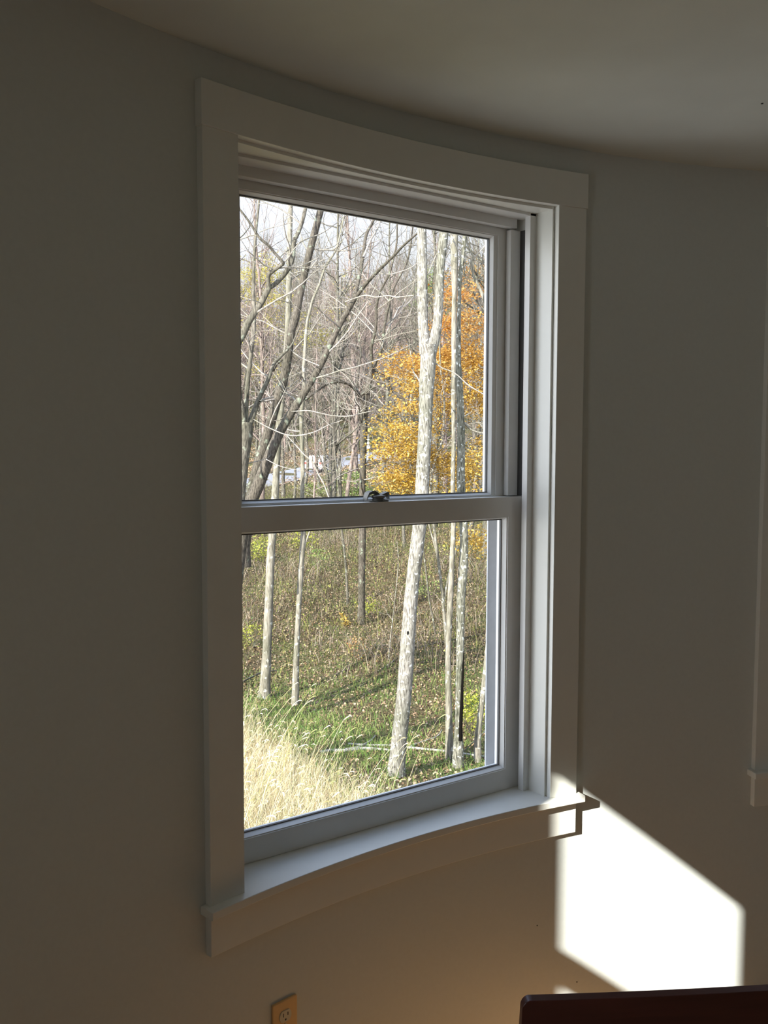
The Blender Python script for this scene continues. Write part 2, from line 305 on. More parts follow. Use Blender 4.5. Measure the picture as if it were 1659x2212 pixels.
def arcpiece(mb, a0, a1, z0, z1, dep, n=24, back=0.0):
    """a curved board on the wall: face dep in front of the wall. Coordinates local to the window (origin: wall centre, z=ZS)."""
    pts = [(rad*math.sin(a), rad*math.cos(a)-R) for rad, seq in ((R-dep, np.linspace(a0, a1, n)), (R+back, np.linspace(a1, a0, n))) for a in seq]
    mb.prism(pts, z0-ZS, z1-ZS)
def make_window():
    W = empty('window_1', (0, 0, ZS))
    mb = MB(); arcpiece(mb, -AH, AH, ZT, ZH, .022, 36); mb.obj('head_casing', M_TRIM, W, sharp=30, bevel=.0006)
    for s in (-1, 1):
        mb = MB(); a0, a1 = sorted((s*A, s*AW)); arcpiece(mb, a0, a1, ZS, ZT, T, 8); mb.obj('side_casing', M_TRIM, W, sharp=30, bevel=.0006)
    mb = MB(); arcpiece(mb, -AW, AW, ZA, ZS-.0185, T, 36); mb.obj('apron', M_TRIM, W, sharp=30, bevel=.0012)
    # stool: curved nose with horns past the casings, running back to the lower sash
    n = 36; pts = [((R-DS)*math.sin(a), (R-DS)*math.cos(a)-R) for a in np.linspace(-AS, AS, n)]
    pts += [((R-.0005)*math.sin(a), (R-.0005)*math.cos(a)-R) for a in np.linspace(AS, .1685, 5)]
    pts += [(.4745, .10), (-.4745, .10)]
    pts += [((R-.0005)*math.sin(a), (R-.0005)*math.cos(a)-R) for a in np.linspace(-.1685, -AS, 5)]
    mb = MB(); mb.prism(pts, -.0185, 0); mb.obj('stool', M_TRIM, W, sharp=30, bevel=.0015)
    # jamb extensions: flat side boards and head board, their front edge a small reveal inside the casing
    XJ, ZJ = .465, 2.2737
    for s in (-1, 1):
        mb = MB(); x0, x1 = sorted((s*XJ, s*.486)); mb.box(x0, x1, -.0385, .10, 0, 2.2985-ZS); mb.obj('side_jamb', M_TRIM, W)
    pts = [(x, math.sqrt((R-.0005)**2-x*x)-R) for x in np.linspace(-XJ, XJ, 30)]+[(XJ, .10), (-XJ, .10)]
    mb = MB(); mb.prism(pts, ZJ-ZS, 2.2985-ZS); mb.obj('head_jamb', M_TRIM, W)
    # unit frame: stops in front of the lower sash, header, liners
    mb = MB(); mb2 = MB()
    for s in (-1, 1):
        poly = [(s*.470, .0235), (s*.4439, .0235), (s*.4439, .0435), (s*.4632, .0605), (s*.470, .0605)]
        mb.prism(poly[::s], 0, ZJ-ZS)
        x0, x1 = sorted((s*.4655, s*.486)); mb.box(x0, x1, .0605, .165, 0, 2.2665-ZS)
        x0, x1 = sorted((s*.4255, s*.4612)); mb.box(x0, x1, .0800, .0985, 1.507-ZS, 2.2376-ZS)
        x0, x1 = sorted((s*.4425, s*.4662)); mb.box(x0, x1, .1000, .136, 1.50-ZS, 2.262-ZS)
        x0, x1 = sorted((s*.4612, s*.4654)); mb2.box(x0, x1, .0625, .0975, 1.507-ZS, 2.2376-ZS)
    mb.box(-.470, .470, .0235, .0780, 2.2665-ZS, 2.2745-ZS)
    mb.box(-.4435, .4435, .0750, .0985, 2.2425-ZS, 2.2745-ZS)
    mb.box(-.4661, .4661, .0985, .165, 2.2505-ZS, 2.2985-ZS)
    mb.box(-.4661, .4661, .10, .165, -.03, .03)
    mb.obj('window_frame', M_SASH, W, bevel=.0008)
    mb2.obj('sash_track', M_RUBBER, W)
    # exterior stops (grey, seen through the glass)
    mb = MB()
    for s in (-1, 1):
        for xa, ya, yb in ((.404, .1365, .142), (.424, .142, .158)):
            x0, x1 = sorted((s*xa, s*.474)); mb.box(x0, x1, ya, yb, .03, 2.262-ZS)
    mb.box(-.474, .474, .1365, .158, 2.232-ZS, 2.2505-ZS)
    mb.obj('exterior_stop', M_EXT, W, bevel=.0015)
    def sash(name, xo, xi, zb, zt, zib, zit, y0, y1, gx, gz0, gz1, gy):
        """frame of four rails with a bevelled bead running down to the glass on both faces"""
        mb = MB()
        def ring(a, b):   # a,b = (halfwidth, zbottom, ztop, y)
            vs = []
            for hw, zb_, zt_, y in (a, b): vs += [(-hw, y, zb_-ZS), (hw, y, zb_-ZS), (hw, y, zt_-ZS), (-hw, y, zt_-ZS)]
            return vs
        loops = [(xo, zb, zt, y0), (xi+.001, zib-.001, zit+.001, y0), (xi+.0005, zib-.0005, zit+.0005, y0+.003), (xi-.002, zib+.002, zit-.002, y0+.003),
                 (gx+.006, gz0-.006, gz1+.006, y0+.005), (gx, gz0, gz1, gy), (gx, gz0, gz1, gy+.004), (gx+.001, gz0-.001, gz1+.001, y1), (xo, zb, zt, y1)]
        V = []
        for hw, a_, b_, y in loops: V += [(-hw, y, a_-ZS), (hw, y, a_-ZS), (hw, y, b_-ZS), (-hw, y, b_-ZS)]
        F = []
        for k in range(len(loops)):
            k2 = (k+1) % len(loops)
            for i in range(4): F.append((k*4+i, k*4+(i+1) % 4, k2*4+(i+1) % 4, k2*4+i))
        o = mesh_obj(name, V, F, M_SASH, W, sharp=25)
        g = MB()
        for s in (-1, 1):
            x0, x1 = sorted((s*(gx-.0015), s*gx)); g.box(x0, x1, gy-.0015, gy+.006, gz0-ZS, gz1-ZS)
        g.box(-gx, gx, gy-.0015, gy+.006, gz0-ZS, gz0-ZS+.0015); g.box(-gx, gx, gy-.0015, gy+.006, gz1-ZS-.0015, gz1-ZS)
        g.obj('gasket', M_RUBBER, o)
        g = MB(); g.box(-gx, gx, gy, gy+.003, gz0-ZS, gz1-ZS); g.obj('glass_pane', M_GLASS, o)
        return o
    up = sash('upper_sash', .441, .397, 1.452, 2.2505, 1.508, 2.2214, .1005, .136, .3795, 1.516, 2.2135, .119)
    lo = sash('lower_sash', .4628, .4095, ZS+.001, 1.5045, .733, 1.449, .0617, .0977, .4015, .7415, 1.4415, .080)
    # cam lock on the meeting rail
    cx, cy, z = -.019, .081, 1.5045-ZS
    g = MB(); g.prism([(cx-.034+0.0*i, cy) for i in range(0)] or [(cx+.031*math.copysign(abs(math.cos(a))**.6, math.cos(a)), cy+.012*math.copysign(abs(math.sin(a))**.6, math.sin(a))) for a in np.linspace(0, 2*math.pi, 33)[:-1]], z, z+.0035)
    g.lathe([(.0165, z+.0035), (.0165, z+.0065), (.0145, z+.0075), (.0145, z+.009), (.0175, z+.0105), (.019, z+.013), (.018, z+.0155), (.007, z+.0172)], cx+.002, cy, 36)
    # lever: curved flat arm rising to the left, and a short finger tab to the right
    def sweep(path, wdt, th):
        vs = []; fs = []
        for (x, y, zz), ww, tt in zip(path, wdt, th):
            vs += [(x, y-ww, zz-tt), (x, y+ww, zz-tt), (x, y+ww, zz+tt), (x, y-ww, zz+tt)]
        for k in range(len(path)-1):
            for i in range(4): fs.append((k*4+i, k*4+(i+1) % 4, k*4+4+(i+1) % 4, k*4+4+i))
        fs += [(0, 3, 2, 1), tuple(len(vs)-4+i for i in range(4))]
        g.add(vs, fs)
    sweep([(cx-.031, cy+.012, z), (cx-.029, cy+.012, z+.010), (cx-.024, cy+.012, z+.0195), (cx-.015, cy+.011, z+.0235), (cx-.006, cy+.010, z+.0235), (cx+.002, cy+.009, z+.0195), (cx+.006, cy+.006, z+.0155)],
          [.008, .009, .0105, .0115, .011, .009, .007], [.001, .003, .0036, .0036, .0034, .003, .003])
    sweep([(cx+.010, cy+.002, z+.0135), (cx+.020, cy+.003, z+.0165), (cx+.028, cy+.004, z+.0185), (cx+.034, cy+.005, z+.0165), (cx+.037, cy+.006, z+.010)],
          [.007, .009, .010, .009, .006], [.004, .005, .006, .006, .0045])
    g.obj('sash_lock', M_LOCK, lo, sharp=35)
    return W
win = make_window(); tag(win, 'white double-hung window in curved casing, woods behind its glass', kind='structure')
for k, nm, lb in ((1, 'window_2', 'window at the right edge, only its left casing and stool end in view'), (2, 'window_3', 'sunlit window round the wall to the left, out of view')):
    c = copy_tree(win); c.name = nm; c.location = P(PH[k], R, ZS); c.rotation_euler = (0, 0, -PH[k]); c['label'] = lb
# added unseen shade: cuts off the top of the sunlight on the wall
sh = empty('added_sun_shade', P(PH[2], R, 0), -PH[2])
tag(sh, 'unseen added shade that cuts the upper sunlight in the window left of view', 'shade')
mb = MB(); mb.box(-.468, .468, -.012, -.010, 1.965, 2.262); mb.obj('sun_shade_panel', M_SHADE, sh)
mb = MB(); mb.box(-.466, .466, -.016, -.006, 1.945, 1.967); mb.obj('bottom_bar', M_TRIM, sh)
mb = MB(); mb.box(-.470, .470, -.030, .005, 2.255, 2.284); mb.obj('roller', M_TRIM, sh)
for c in PH:                                  # daylight portals in the three openings
    pl = bpy.data.lights.new('window_portal', 'AREA'); pl.shape = 'RECTANGLE'; pl.size = .92; pl.size_y = 1.6; pl.cycles.is_portal = True
    po = bpy.data.objects.new('window_portal', pl); COL.objects.link(po); po.location = P(c, R+.2, 1.48); po.rotation_euler = (math.radians(-90), 0, -c)

# wall outlet
pc = -.1247; ol = empty('wall_outlet', P(pc, R, .257), -pc)
tag(ol, 'almond electrical outlet plate on the wall below the window', 'outlet')
def rrect(w2, h2, r, cz, n=6):
    pts = []
    for (sx, sz, a0) in ((1, 1, 0), (-1, 1, 90), (-1, -1, 180), (1, -1, 270)):
        for k in range(n+1):
            a = math.radians(a0+90*k/n); pts.append((sx*(w2-r)+r*math.cos(a), cz+sz*(h2-r)+r*math.sin(a)))
    return pts
def slab(mb, pts, y0, y1):
    n = len(pts); mb.add([(x, y0, z) for x, z in pts]+[(x, y1, z) for x, z in pts], [tuple(range(n)), tuple(range(n, 2*n))[::-1]]+[(i, n+i, n+(i+1) % n, (i+1) % n) for i in range(n)])
mb = MB(); slab(mb, rrect(.035, .0572, .004, .0572), -.0065, .0); mb.obj('cover_plate', M_PLATE, ol, sharp=30, bevel=.0018)
for cz in (.0772, .0372):
    mb = MB(); mb2 = MB()
    pts = [(x, cz+z) for x, z in [(.0168*math.cos(a), max(-.0137, min(.0137, .0168*math.sin(a)))) for a in np.linspace(0, 2*math.pi, 41)[:-1]]]
    slab(mb, pts, -.0085, -.002); s_ = mb.obj('socket', M_SOCK, ol, sharp=30, bevel=.0005)
    mb2.box(-.0075, -.0055, -.0088, -.008, cz-.0005, cz+.0085); mb2.box(.0052, .0076, -.0088, -.008, cz+.0005, cz+.008)
    slab(mb2, [(.0024*math.cos(a), cz-.0078+.0024*math.sin(a)) for a in np.linspace(0, 2*math.pi, 15)[:-1]], -.0088, -.008)
    mb2.obj('slots', M_DARK, s_)
mb = MB(); slab(mb, [(.0028*math.cos(a), .0572+.0028*math.sin(a)) for a in np.linspace(0, 2*math.pi, 17)[:-1]], -.0078, -.004); mb.obj('screw', M_SOCK, ol)
# nail specks
for (x, y, z, nrm, lb) in ((.4477, -.0354, .3049, .1579, 'tiny dark nail hole left of the sunlit patch on the wall'), (.586, -.0609, .1047, .2073, 'tiny dark nail hole just above the chair back'),):
    mb = MB(); mb.lathe([(.0016, 0), (.002, .0012), (.001, .0016)], 0, 0, 10); o = mb.obj('nail_head', M_DARK); o.location = (x, y, z)
    o.rotation_euler = (math.radians(90), 0, -nrm); tag(o, lb, 'nail')
mb = MB(); mb.lathe([(.0016, 0), (.003, -.001), (.0016, -.002)], 0, 0, 10); o = mb.obj('nail_head', M_DARK); o.location = (.6389, -.5321, ZC); tag(o, 'tiny dark nail head in the ceiling at the upper right', 'nail')

# chair
ZTOP = .85
pL = CAM + (lambda d: d*((ZTOP-CAM[2])/d[2]))(Fv+Rv*((1128-829.5)/FPX)-Uv*((2160-1106)/FPX))
pR = CAM + (lambda d: d*((ZTOP-CAM[2])/d[2]))(Fv+Rv*((1659-829.5)/FPX)-Uv*((2135-1106)/FPX))
ax = Vector((pR-pL)).normalized(); ang = math.atan2(ax.y, ax.x)
CW = .46
ctr = Vector(pL)+ax*(CW/2); ch = empty('dining_chair', (ctr.x, ctr.y, ZF), ang); ZTOP -= ZF
tag(ch, 'dark red-brown wooden dining chair in front of the sunlit wall', 'chair')
XS = sorted([-CW/2+.03*(1-math.cos(math.pi/2*k/7)) for k in range(8)]+[CW/2-.03*(1-math.cos(math.pi/2*k/7)) for k in range(8)]+list(np.linspace(-CW/2+.05, CW/2-.05, 11)))
n = len(XS); V = []; F = []                        # crest rail, gently bowed, rounded ends
prof = []
for i in range(n):
    x = XS[i]; bow = .004*(1-(2*x/CW)**2); e = min(1, (CW/2-abs(x))/.012); h = math.sqrt(max(0, 1-(1-e)**2))
    zt = ZTOP-.016*(1-h); zb = ZTOP-.11+.010*(1-h)
    V += [(x, -bow, zt-.002), (x, .013-bow, zt), (x, .028-bow, zb), (x, .006-bow, zb)]
for i in range(n-1):
    for k in range(4): F.append((i*4+k, i*4+(k+1) % 4, i*4+4+(k+1) % 4, i*4+4+k))
F += [(0, 3, 2, 1), tuple((n-1)*4+k for k in range(4))]
mesh_obj('crest_rail', V, F, M_MAHOG, ch, sharp=40, bevel=.003)
def bar(mb, p0, p1, w0, d0, w1=None, d1=None):
    w1 = w1 or w0; d1 = d1 or d0
    mb.add([(p0[0]-w0, p0[1]-d0, p0[2]), (p0[0]+w0, p0[1]-d0, p0[2]), (p0[0]+w0, p0[1]+d0, p0[2]), (p0[0]-w0, p0[1]+d0, p0[2]),
            (p1[0]-w1, p1[1]-d1, p1[2]), (p1[0]+w1, p1[1]-d1, p1[2]), (p1[0]+w1, p1[1]+d1, p1[2]), (p1[0]-w1, p1[1]+d1, p1[2])],
           [(0, 3, 2, 1), (4, 5, 6, 7), (0, 1, 5, 4), (1, 2, 6, 5), (2, 3, 7, 6), (3, 0, 4, 7)])
for s in (-1, 1):
    mb = MB(); bar(mb, (s*.19, .02, 0), (s*.19, .085, .45), .016, .018, .018, .02); bar(mb, (s*.19, .085, .45), (s*.195, .022, ZTOP-.095), .018, .02, .014, .012); mb.obj('leg', M_MAHOG, ch, bevel=.004)
    mb = MB(); bar(mb, (s*.19, .46, 0), (s*.19, .46, .43), .013, .013, .02, .02); mb.obj('leg', M_MAHOG, ch, bevel=.004)
    mb = MB(); bar(mb, (s*.19, .105, .40), (s*.19, .44, .40), .01, .03); mb.obj('seat_rail', M_MAHOG, ch)
mb = MB(); mb.prism([(-.22, .055), (.22, .055), (.235, .48), (-.235, .48)], .43, .455); mb.obj('seat', M_MAHOG, ch, bevel=.008)
for x in (-.12, -.06, 0, .06, .12):
    mb = MB(); bar(mb, (x, .075, .45), (x, .016-.018*(1-(2*x/CW)**2)+.006, ZTOP-.095), .012, .006); mb.obj('back_slat', M_MAHOG, ch, bevel=.002)

# ------------------------------------------------------------------ outdoors: terrain
FH = np.array([-math.sin(YAW), math.cos(YAW)]); RH = np.array([math.cos(YAW), math.sin(YAW)])
_r = [0, 5, 6.5, 8, 10, 12.5, 15, 20, 23, 25, 29, 36, 44, 52, 60, 80, 100, 115, 140, 180, 260]
_z = [-1.2, -1.45, -1.75, -2.1, -2.6, -2.95, -2.97, -2.95, -2.8, -2.56, -2.15, -1.6, -1.4, -1.2, -1.1, -.55, .5, 1.5, 7, 18, 33]
_fr = np.linspace(0, 260, 1301); _fz = np.interp(_fr, _r, _z)
for _ in range(3): _fz = np.convolve(np.pad(_fz, 3, mode='edge'), np.ones(7)/7, 'valid')
def terr(r, s):
    r = np.asarray(r, float); s = np.asarray(s, float)
    z = np.interp(r, _fr, _fz)
    a = np.clip((r-8)/10, 0, 1)
    z = z + a*(.10*np.sin(r*.7+s*.9)+.07*np.sin(s*1.7-r*.31+1)) + np.clip((r-100)/60, 0, 1)*1.5*np.sin(s*.07+r*.05)
    return z
def world(r, s, z=None):
    z = terr(r, s) if z is None else z
    return np.stack([CAM[0]+r*FH[0]+s*RH[0], CAM[1]+r*FH[1]+s*RH[1], z+0*r], -1)
rr = np.concatenate([np.linspace(3.4, 60, 190), np.geomspace(60.5, 258, 90)]); tt = np.linspace(-1, 1, 121)
G_r = np.repeat(rr, len(tt)); G_s = np.tile(tt, len(rr))*(3+.55*G_r)
V = world(G_r, G_s); ni, nj = len(rr), len(tt)
ii, jj = np.meshgrid(np.arange(ni-1), np.arange(nj-1), indexing='ij'); q = (ii*nj+jj).ravel()
gobj = mesh_obj('ground', V, np.stack([q, q+1, q+nj+1, q+nj], 1), M_GROUND, smooth=True)
tag(gobj, 'sloping wooded ground outside running down to a hollow and up to the road', kind='structure')

def pix(u, v, r):
    """the place at depth r outdoors that the photograph shows at this pixel"""
    d = Fv+Rv*((u-829.5)/FPX)-Uv*((v-1106)/FPX); k = r/(d[0]*FH[0]+d[1]*FH[1]); return CAM+d*k
def hit(u, v):
    d = Fv+Rv*((u-829.5)/FPX)-Uv*((v-1106)/FPX); h = d[0]*FH[0]+d[1]*FH[1]; s_ = (d[0]*RH[0]+d[1]*RH[1])/h
    r = np.arange(5, 250, .05); z = CAM[2]+r*d[2]/h; k = np.argmax(z < terr(r, r*s_)); return (r[k], r[k]*s_) if z[k] < terr(r[k], r[k]*s_) else (200, 200*s_)

# ------------------------------------------------------------------ tree building
class Tubes:
    def __init__(s): s.v = []; s.f = []; s.n = 0; s.m = []; s.mi = 0
    def tube(s, pts, rad, k=6):
        pts = np.asarray(pts, float); rad = np.asarray(rad, float); m_ = len(pts)
        tg = np.gradient(pts, axis=0); tg /= np.linalg.norm(tg, axis=1)[:, None]+1e-9
        up = np.array([.31, .17, .93]) if abs(tg[0][2]) < .8 else np.array([1., .2, 0])
        a = np.cross(tg, up); a /= np.linalg.norm(a, axis=1)[:, None]+1e-9; b = np.cross(tg, a)
        th = np.arange(k)*2*math.pi/k
        ring = pts[:, None, :]+rad[:, None, None]*(np.cos(th)[None, :, None]*a[:, None, :]+np.sin(th)[None, :, None]*b[:, None, :])
        s.v.append(ring.reshape(-1, 3))
        i = np.arange(m_-1)[:, None]; j = np.arange(k)[None, :]
        q = s.n+np.stack([i*k+j, i*k+(j+1) % k, (i+1)*k+(j+1) % k, (i+1)*k+j], -1).reshape(-1, 4)
        s.f.append(q); s.n += m_*k; s.m.append(np.full(len(q), s.mi, dtype=np.int32))
    def obj(s, name, mat, parent=None, mat2=None):
        o = mesh_obj(name, np.concatenate(s.v), np.concatenate(s.f), mat, parent, smooth=True)
        if mat2: o.data.materials.append(mat2); o.data.polygons.foreach_set('material_index', np.concatenate(s.m))
        return o
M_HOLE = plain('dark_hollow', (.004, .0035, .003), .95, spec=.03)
def smooth_path(P_, per=6):
    P_ = np.asarray(P_, float)
    if len(P_) < 3: 
        t = np.linspace(0, 1, per)[:, None]; return P_[0]*(1-t)+P_[-1]*t
    Q = np.vstack([2*P_[0]-P_[1], P_, 2*P_[-1]-P_[-2]]); out = []
    for i in range(1, len(Q)-2):
        for t in np.linspace(0, 1, per, endpoint=False):
            out.append(.5*((2*Q[i])+(-Q[i-1]+Q[i+1])*t+(2*Q[i-1]-5*Q[i]+4*Q[i+1]-Q[i+2])*t*t+(-Q[i-1]+3*Q[i]-3*Q[i+1]+Q[i+2])*t**3))
    out.append(Q[-2]); return np.array(out)
def twig(tb, p, d, L, r, lev, rg, kink=.25, dens=1.0, up=.05):
    """a wandering twig with side twigs"""
    m_ = max(4, int(5+L*1.2)); pts = [np.array(p)]; d = np.array(d)/np.linalg.norm(d)
    for i in range(m_):
        d = d+rg.normal(0, kink, 3)*.6+np.array([0, 0, up]); d /= np.linalg.norm(d); pts.append(pts[-1]+d*L/m_)
    pts = np.array(pts); rad = np.linspace(r, r*.25, len(pts)); tb.tube(pts, rad, 4 if r > .01 else 3)
    if lev > 0:
        nb = int(dens*(3+L*1.6))
        for _ in range(nb):
            k = rg.integers(1, len(pts)-1); dd = (pts[k+1]-pts[k]); dd /= np.linalg.norm(dd)
            nd = dd+rg.normal(0, .75, 3); twig(tb, pts[k], nd, L*rg.uniform(.3, .6), rad[k]*.6, lev-1, rg, kink, dens, up)
def limb3d(limb, r0, drift=0.0, rnd=None):
    """limb = [(u, v, width px)]; r0 the depth it starts at; drift metres towards/away over its length"""
    n_ = len(limb); P_ = []; W_ = []
    for i, (u, v, w_) in enumerate(limb):
        rr_ = r0+drift*i/max(1, n_-1); P_.append(pix(u, v, rr_)); W_.append(w_*.5*rr_/FPX)
    Ps = smooth_path(P_, 6); Ws = np.interp(np.linspace(0, n_-1, len(Ps)), np.arange(n_), W_)
    return Ps, Ws
def make_tree(name, label, r0, limbs, mat, seed, twigs=.8, tl=1.6, cat='tree', twig_mat=None, lev=2, vmax=1050, drifts=None, group=None, kink=.25):
    """limbs[0] is the trunk from the ground up"""
    rg = np.random.default_rng(seed); b3 = pix(limbs[0][0][0], limbs[0][0][1], r0)
    root = empty(name, tuple(b3)); tag(root, label, cat, group)
    for li, limb in enumerate(limbs):
        tb = Tubes()
        dr = (drifts[li] if drifts else 0.0); Ps, Ws = limb3d(limb, r0, dr)
        if li == 0:                           # flare into the ground
            f = np.clip(1-np.arange(len(Ps))/6, 0, 1); Ws = Ws*(1+.25*f**2)
            Ps = np.vstack([Ps[0]-np.array([0, 0, .35]), Ps]); Ws = np.concatenate([[Ws[0]*1.15], Ws])
        big = Ws.max() > .022 or li == 0
        tb.mi = 0 if big else 1
        wob = 1+.05*np.convolve(np.pad(rg.normal(0, 1, len(Ws)), 2, mode='edge'), np.ones(5)/5, 'valid')*(Ws > .02)
        tb.tube(Ps-b3, Ws*wob, 14 if Ws.max() > .06 else 7)
        tb.mi = 1
        vv = np.interp(np.linspace(0, len(limb)-1, len(Ps)), np.arange(len(limb)), [q_[1] for q_ in limb])
        for k in range(1, len(Ps)-1):
            if vv[k] < vmax and rg.random() < twigs*np.linalg.norm(Ps[k+1]-Ps[k])*3.6:
                dd = Ps[k+1]-Ps[k]; dd /= np.linalg.norm(dd); nd = dd*.5+rg.normal(0, .7, 3); nd[2] = abs(nd[2])*.7+.1*nd[2]
                twig(tb, Ps[k]-b3, nd, tl*rg.uniform(.5, 1.2), min(.018, Ws[k]*.5), lev, rg, kink)
        tb.obj('trunk' if li == 0 else 'branch', mat, root, twig_mat or M_TWIG)
    return root
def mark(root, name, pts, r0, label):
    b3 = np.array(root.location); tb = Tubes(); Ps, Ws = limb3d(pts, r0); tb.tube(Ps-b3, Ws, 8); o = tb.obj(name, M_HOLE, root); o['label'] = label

big = make_tree('forked_tree', 'big pale lichen-spotted tree that forks into two stems, right of centre', 12.5,
  [[(853, 1702, 38), (862, 1600, 35), (873, 1500, 33.5), (880, 1400, 32.5), (890, 1270, 31.5), (907, 1130, 31), (912, 1050, 30), (917, 950, 30), (921, 850, 31), (925, 780, 34), (925, 745, 38)],
   [(919, 765, 27), (914, 700, 22.5), (912, 600, 22), (911, 490, 20), (910, 380, 18), (912, 200, 14), (916, 0, 9)],
   [(929, 765, 28), (943, 712, 21), (948, 650, 20), (951, 580, 19), (959, 500, 20), (968, 400, 17), (978, 250, 13), (985, 50, 8)],
   [(938, 782, 4), (955, 795, 3), (974, 802, 3), (990, 812, 2.5), (1012, 832, 2.5), (1050, 855, 2)],
   [(926, 590, 3), (936, 565, 2.5), (948, 540, 2)]], M_BARK_PALE, 11, .06, .8)
make_tree('slender_tree', 'slender white-barked tree in front of its lichened neighbour, right part of the window', 13.6,
  [[(971, 1622, 15), (969, 1500, 14.5), (968.5, 1400, 12.5), (972.5, 1300, 13), (977, 1200, 12), (979.5, 1130, 11), (978, 1050, 9.5), (980, 950, 9), (979.5, 850, 10.5), (980.5, 780, 10), (980.5, 700, 11), (981.5, 650, 11), (982, 600, 13.5), (981, 520, 17), (981, 450, 16), (983, 300, 13), (985, 100, 8)]], M_BARK_SMOOTH, 12, .10, .9)
mark(big, 'knot_hole', [(881, 1363, 2), (881, 1367, 4), (880.5, 1371, 2)], 12.398, 'small dark knot hole')
lt = make_tree('lichened_tree', 'blotchy lichen-covered tree just right of the slender white one, dark crack at its foot', 13.15,
  [[(990, 1612, 19), (991, 1550, 16), (994, 1400, 18), (995.5, 1300, 19), (1002, 1200, 18.5), (1001, 1130, 18), (996, 1050, 19), (996, 950, 18), (993, 850, 16), (990.5, 780, 11), (991, 700, 9.5), (992, 650, 8.5), (993.5, 600, 9), (1000, 550, 9.5), (1004, 500, 8.5), (1005, 400, 7), (1006, 250, 5)],
   [(1003, 912, 5), (1012, 923, 4), (1024, 931, 3.5), (1049, 936, 3), (1075, 930, 2)], [(996, 560, 3), (988, 535, 2.5), (978, 520, 2)],
   [(1005, 1100, 2), (1030, 1090, 1.5), (1050, 1070, 1)]], M_BARK_LICHEN, 13, .12, 1.0)
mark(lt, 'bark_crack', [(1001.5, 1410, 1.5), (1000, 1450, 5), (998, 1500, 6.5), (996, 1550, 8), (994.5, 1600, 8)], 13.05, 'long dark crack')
make_tree('slender_tree', 'pale leaning tree at the right edge of the lower pane', 13.4,
  [[(1032, 1595, 13), (1040, 1525, 12), (1050, 1440, 12), (1062, 1300, 11), (1072, 1100, 11), (1074, 900, 10), (1066, 760, 9), (1052, 670, 7), (1038, 627, 6), (1023, 595, 5.5), (1018, 566, 4.5), (1023, 556, 4), (1012, 535, 3.2), (1008, 505, 2.5), (1012, 460, 2)],
   [(1023, 556, 3), (1032, 548, 2.2), (1040, 540, 2), (1055, 520, 1.5)]], M_BARK_SMOOTH, 14, .25, .9, kink=.3)
make_tree('grey_tree', 'straight grey tree at the left whose foot stands in the tall grass', 17.0,
  [[(570, 1512, 28), (573, 1475, 23), (577, 1400, 19), (581, 1300, 19), (585, 1200, 18), (589, 1150, 17), (595, 1060, 16), (598, 1000, 15), (603, 920, 13), (611, 850, 12), (622, 700, 12), (624, 620, 12), (625, 540, 11), (627, 450, 11), (630, 330, 9), (633, 150, 6)]], M_BARK_SMOOTH, 15, .25, 1.6)
make_tree('grey_tree', 'thinner wavy grey tree second from the left, above the tall grass', 16.5,
  [[(637, 1530, 14), (641, 1400, 12.5), (646, 1300, 11.5), (652, 1200, 12), (655, 1150, 11), (653, 1060, 9), (654, 1000, 9), (651, 900, 8.5), (657, 850, 8), (656, 800, 7.5), (659, 750, 7), (663, 700, 6), (675, 650, 5.5), (690, 614, 5), (703, 577, 5), (725, 541, 4), (735, 507, 4), (743, 464, 3), (750, 400, 2)],
   [(658, 1180, 3), (668, 1150, 2.5), (680, 1120, 2)]], M_BARK_SMOOTH, 16, .35, 1.4)
make_tree('leaning_tree', 'rough dark tree leaning right with forking crown, from the lower left of the upper pane', 15.0,
  [[(488, 1520, 30), (496, 1420, 26), (508, 1300, 24), (518, 1200, 24), (532, 1110, 27), (553, 1060, 27), (575, 1005, 25), (590, 965, 23), (607, 930, 20), (630, 890, 18), (650, 860, 17), (672, 825, 14.5), (697, 780, 14), (715, 740, 13), (735, 700, 12), (752, 670, 12), (766, 645, 11)],
   [(766, 645, 9), (774, 608, 8), (781, 573, 8), (786, 540, 7), (792, 505, 7), (809, 472, 5), (825, 420, 4)],
   [(766, 645, 8.5), (795, 608, 7.5), (819, 583, 7), (851, 552, 6), (872, 530, 5), (899, 506, 4), (925, 480, 3)],
   [(785, 556, 5), (800, 520, 4), (812, 500, 4), (821, 478, 3), (830, 430, 2)],
   [(746, 652, 2.5), (768, 644, 3), (791, 638, 3.2), (811, 642, 3), (839, 639, 3), (858, 642, 2.8), (895, 638, 2.4)],
   [(811, 587, 2), (830, 592, 2), (850, 591, 2), (886, 579, 2), (905, 565, 1.5)],
   [(672, 825, 5), (690, 800, 3), (720, 790, 2)]], M_BARK_DARK, 17, .35, 1.5, drifts=[0, .8, -.9, 1.4, -1.2, -.8, .5])
make_tree('leaning_tree', 'dark shaggy-barked tree crossing behind the more slanting one at the left', 15.6,
  [[(525, 1180, 25), (545, 1065, 24), (556, 1010, 22), (567, 975, 22), (584, 915, 21), (599, 863, 20), (613, 820, 20), (622, 769, 19), (629, 717, 18), (638, 686, 18), (648, 635, 17), (659, 585, 16), (673, 528, 15), (688, 471, 15), (700, 420, 14), (715, 330, 12), (735, 200, 8)],
   [(620, 770, 4), (600, 785, 5), (590, 800, 6)], [(632, 760, 3), (655, 775, 3), (690, 790, 2)], [(668, 545, 4), (655, 525, 3), (648, 500, 2)]], M_BARK_DARK, 18, .35, 1.4, drifts=[0, 1, -1, 1])
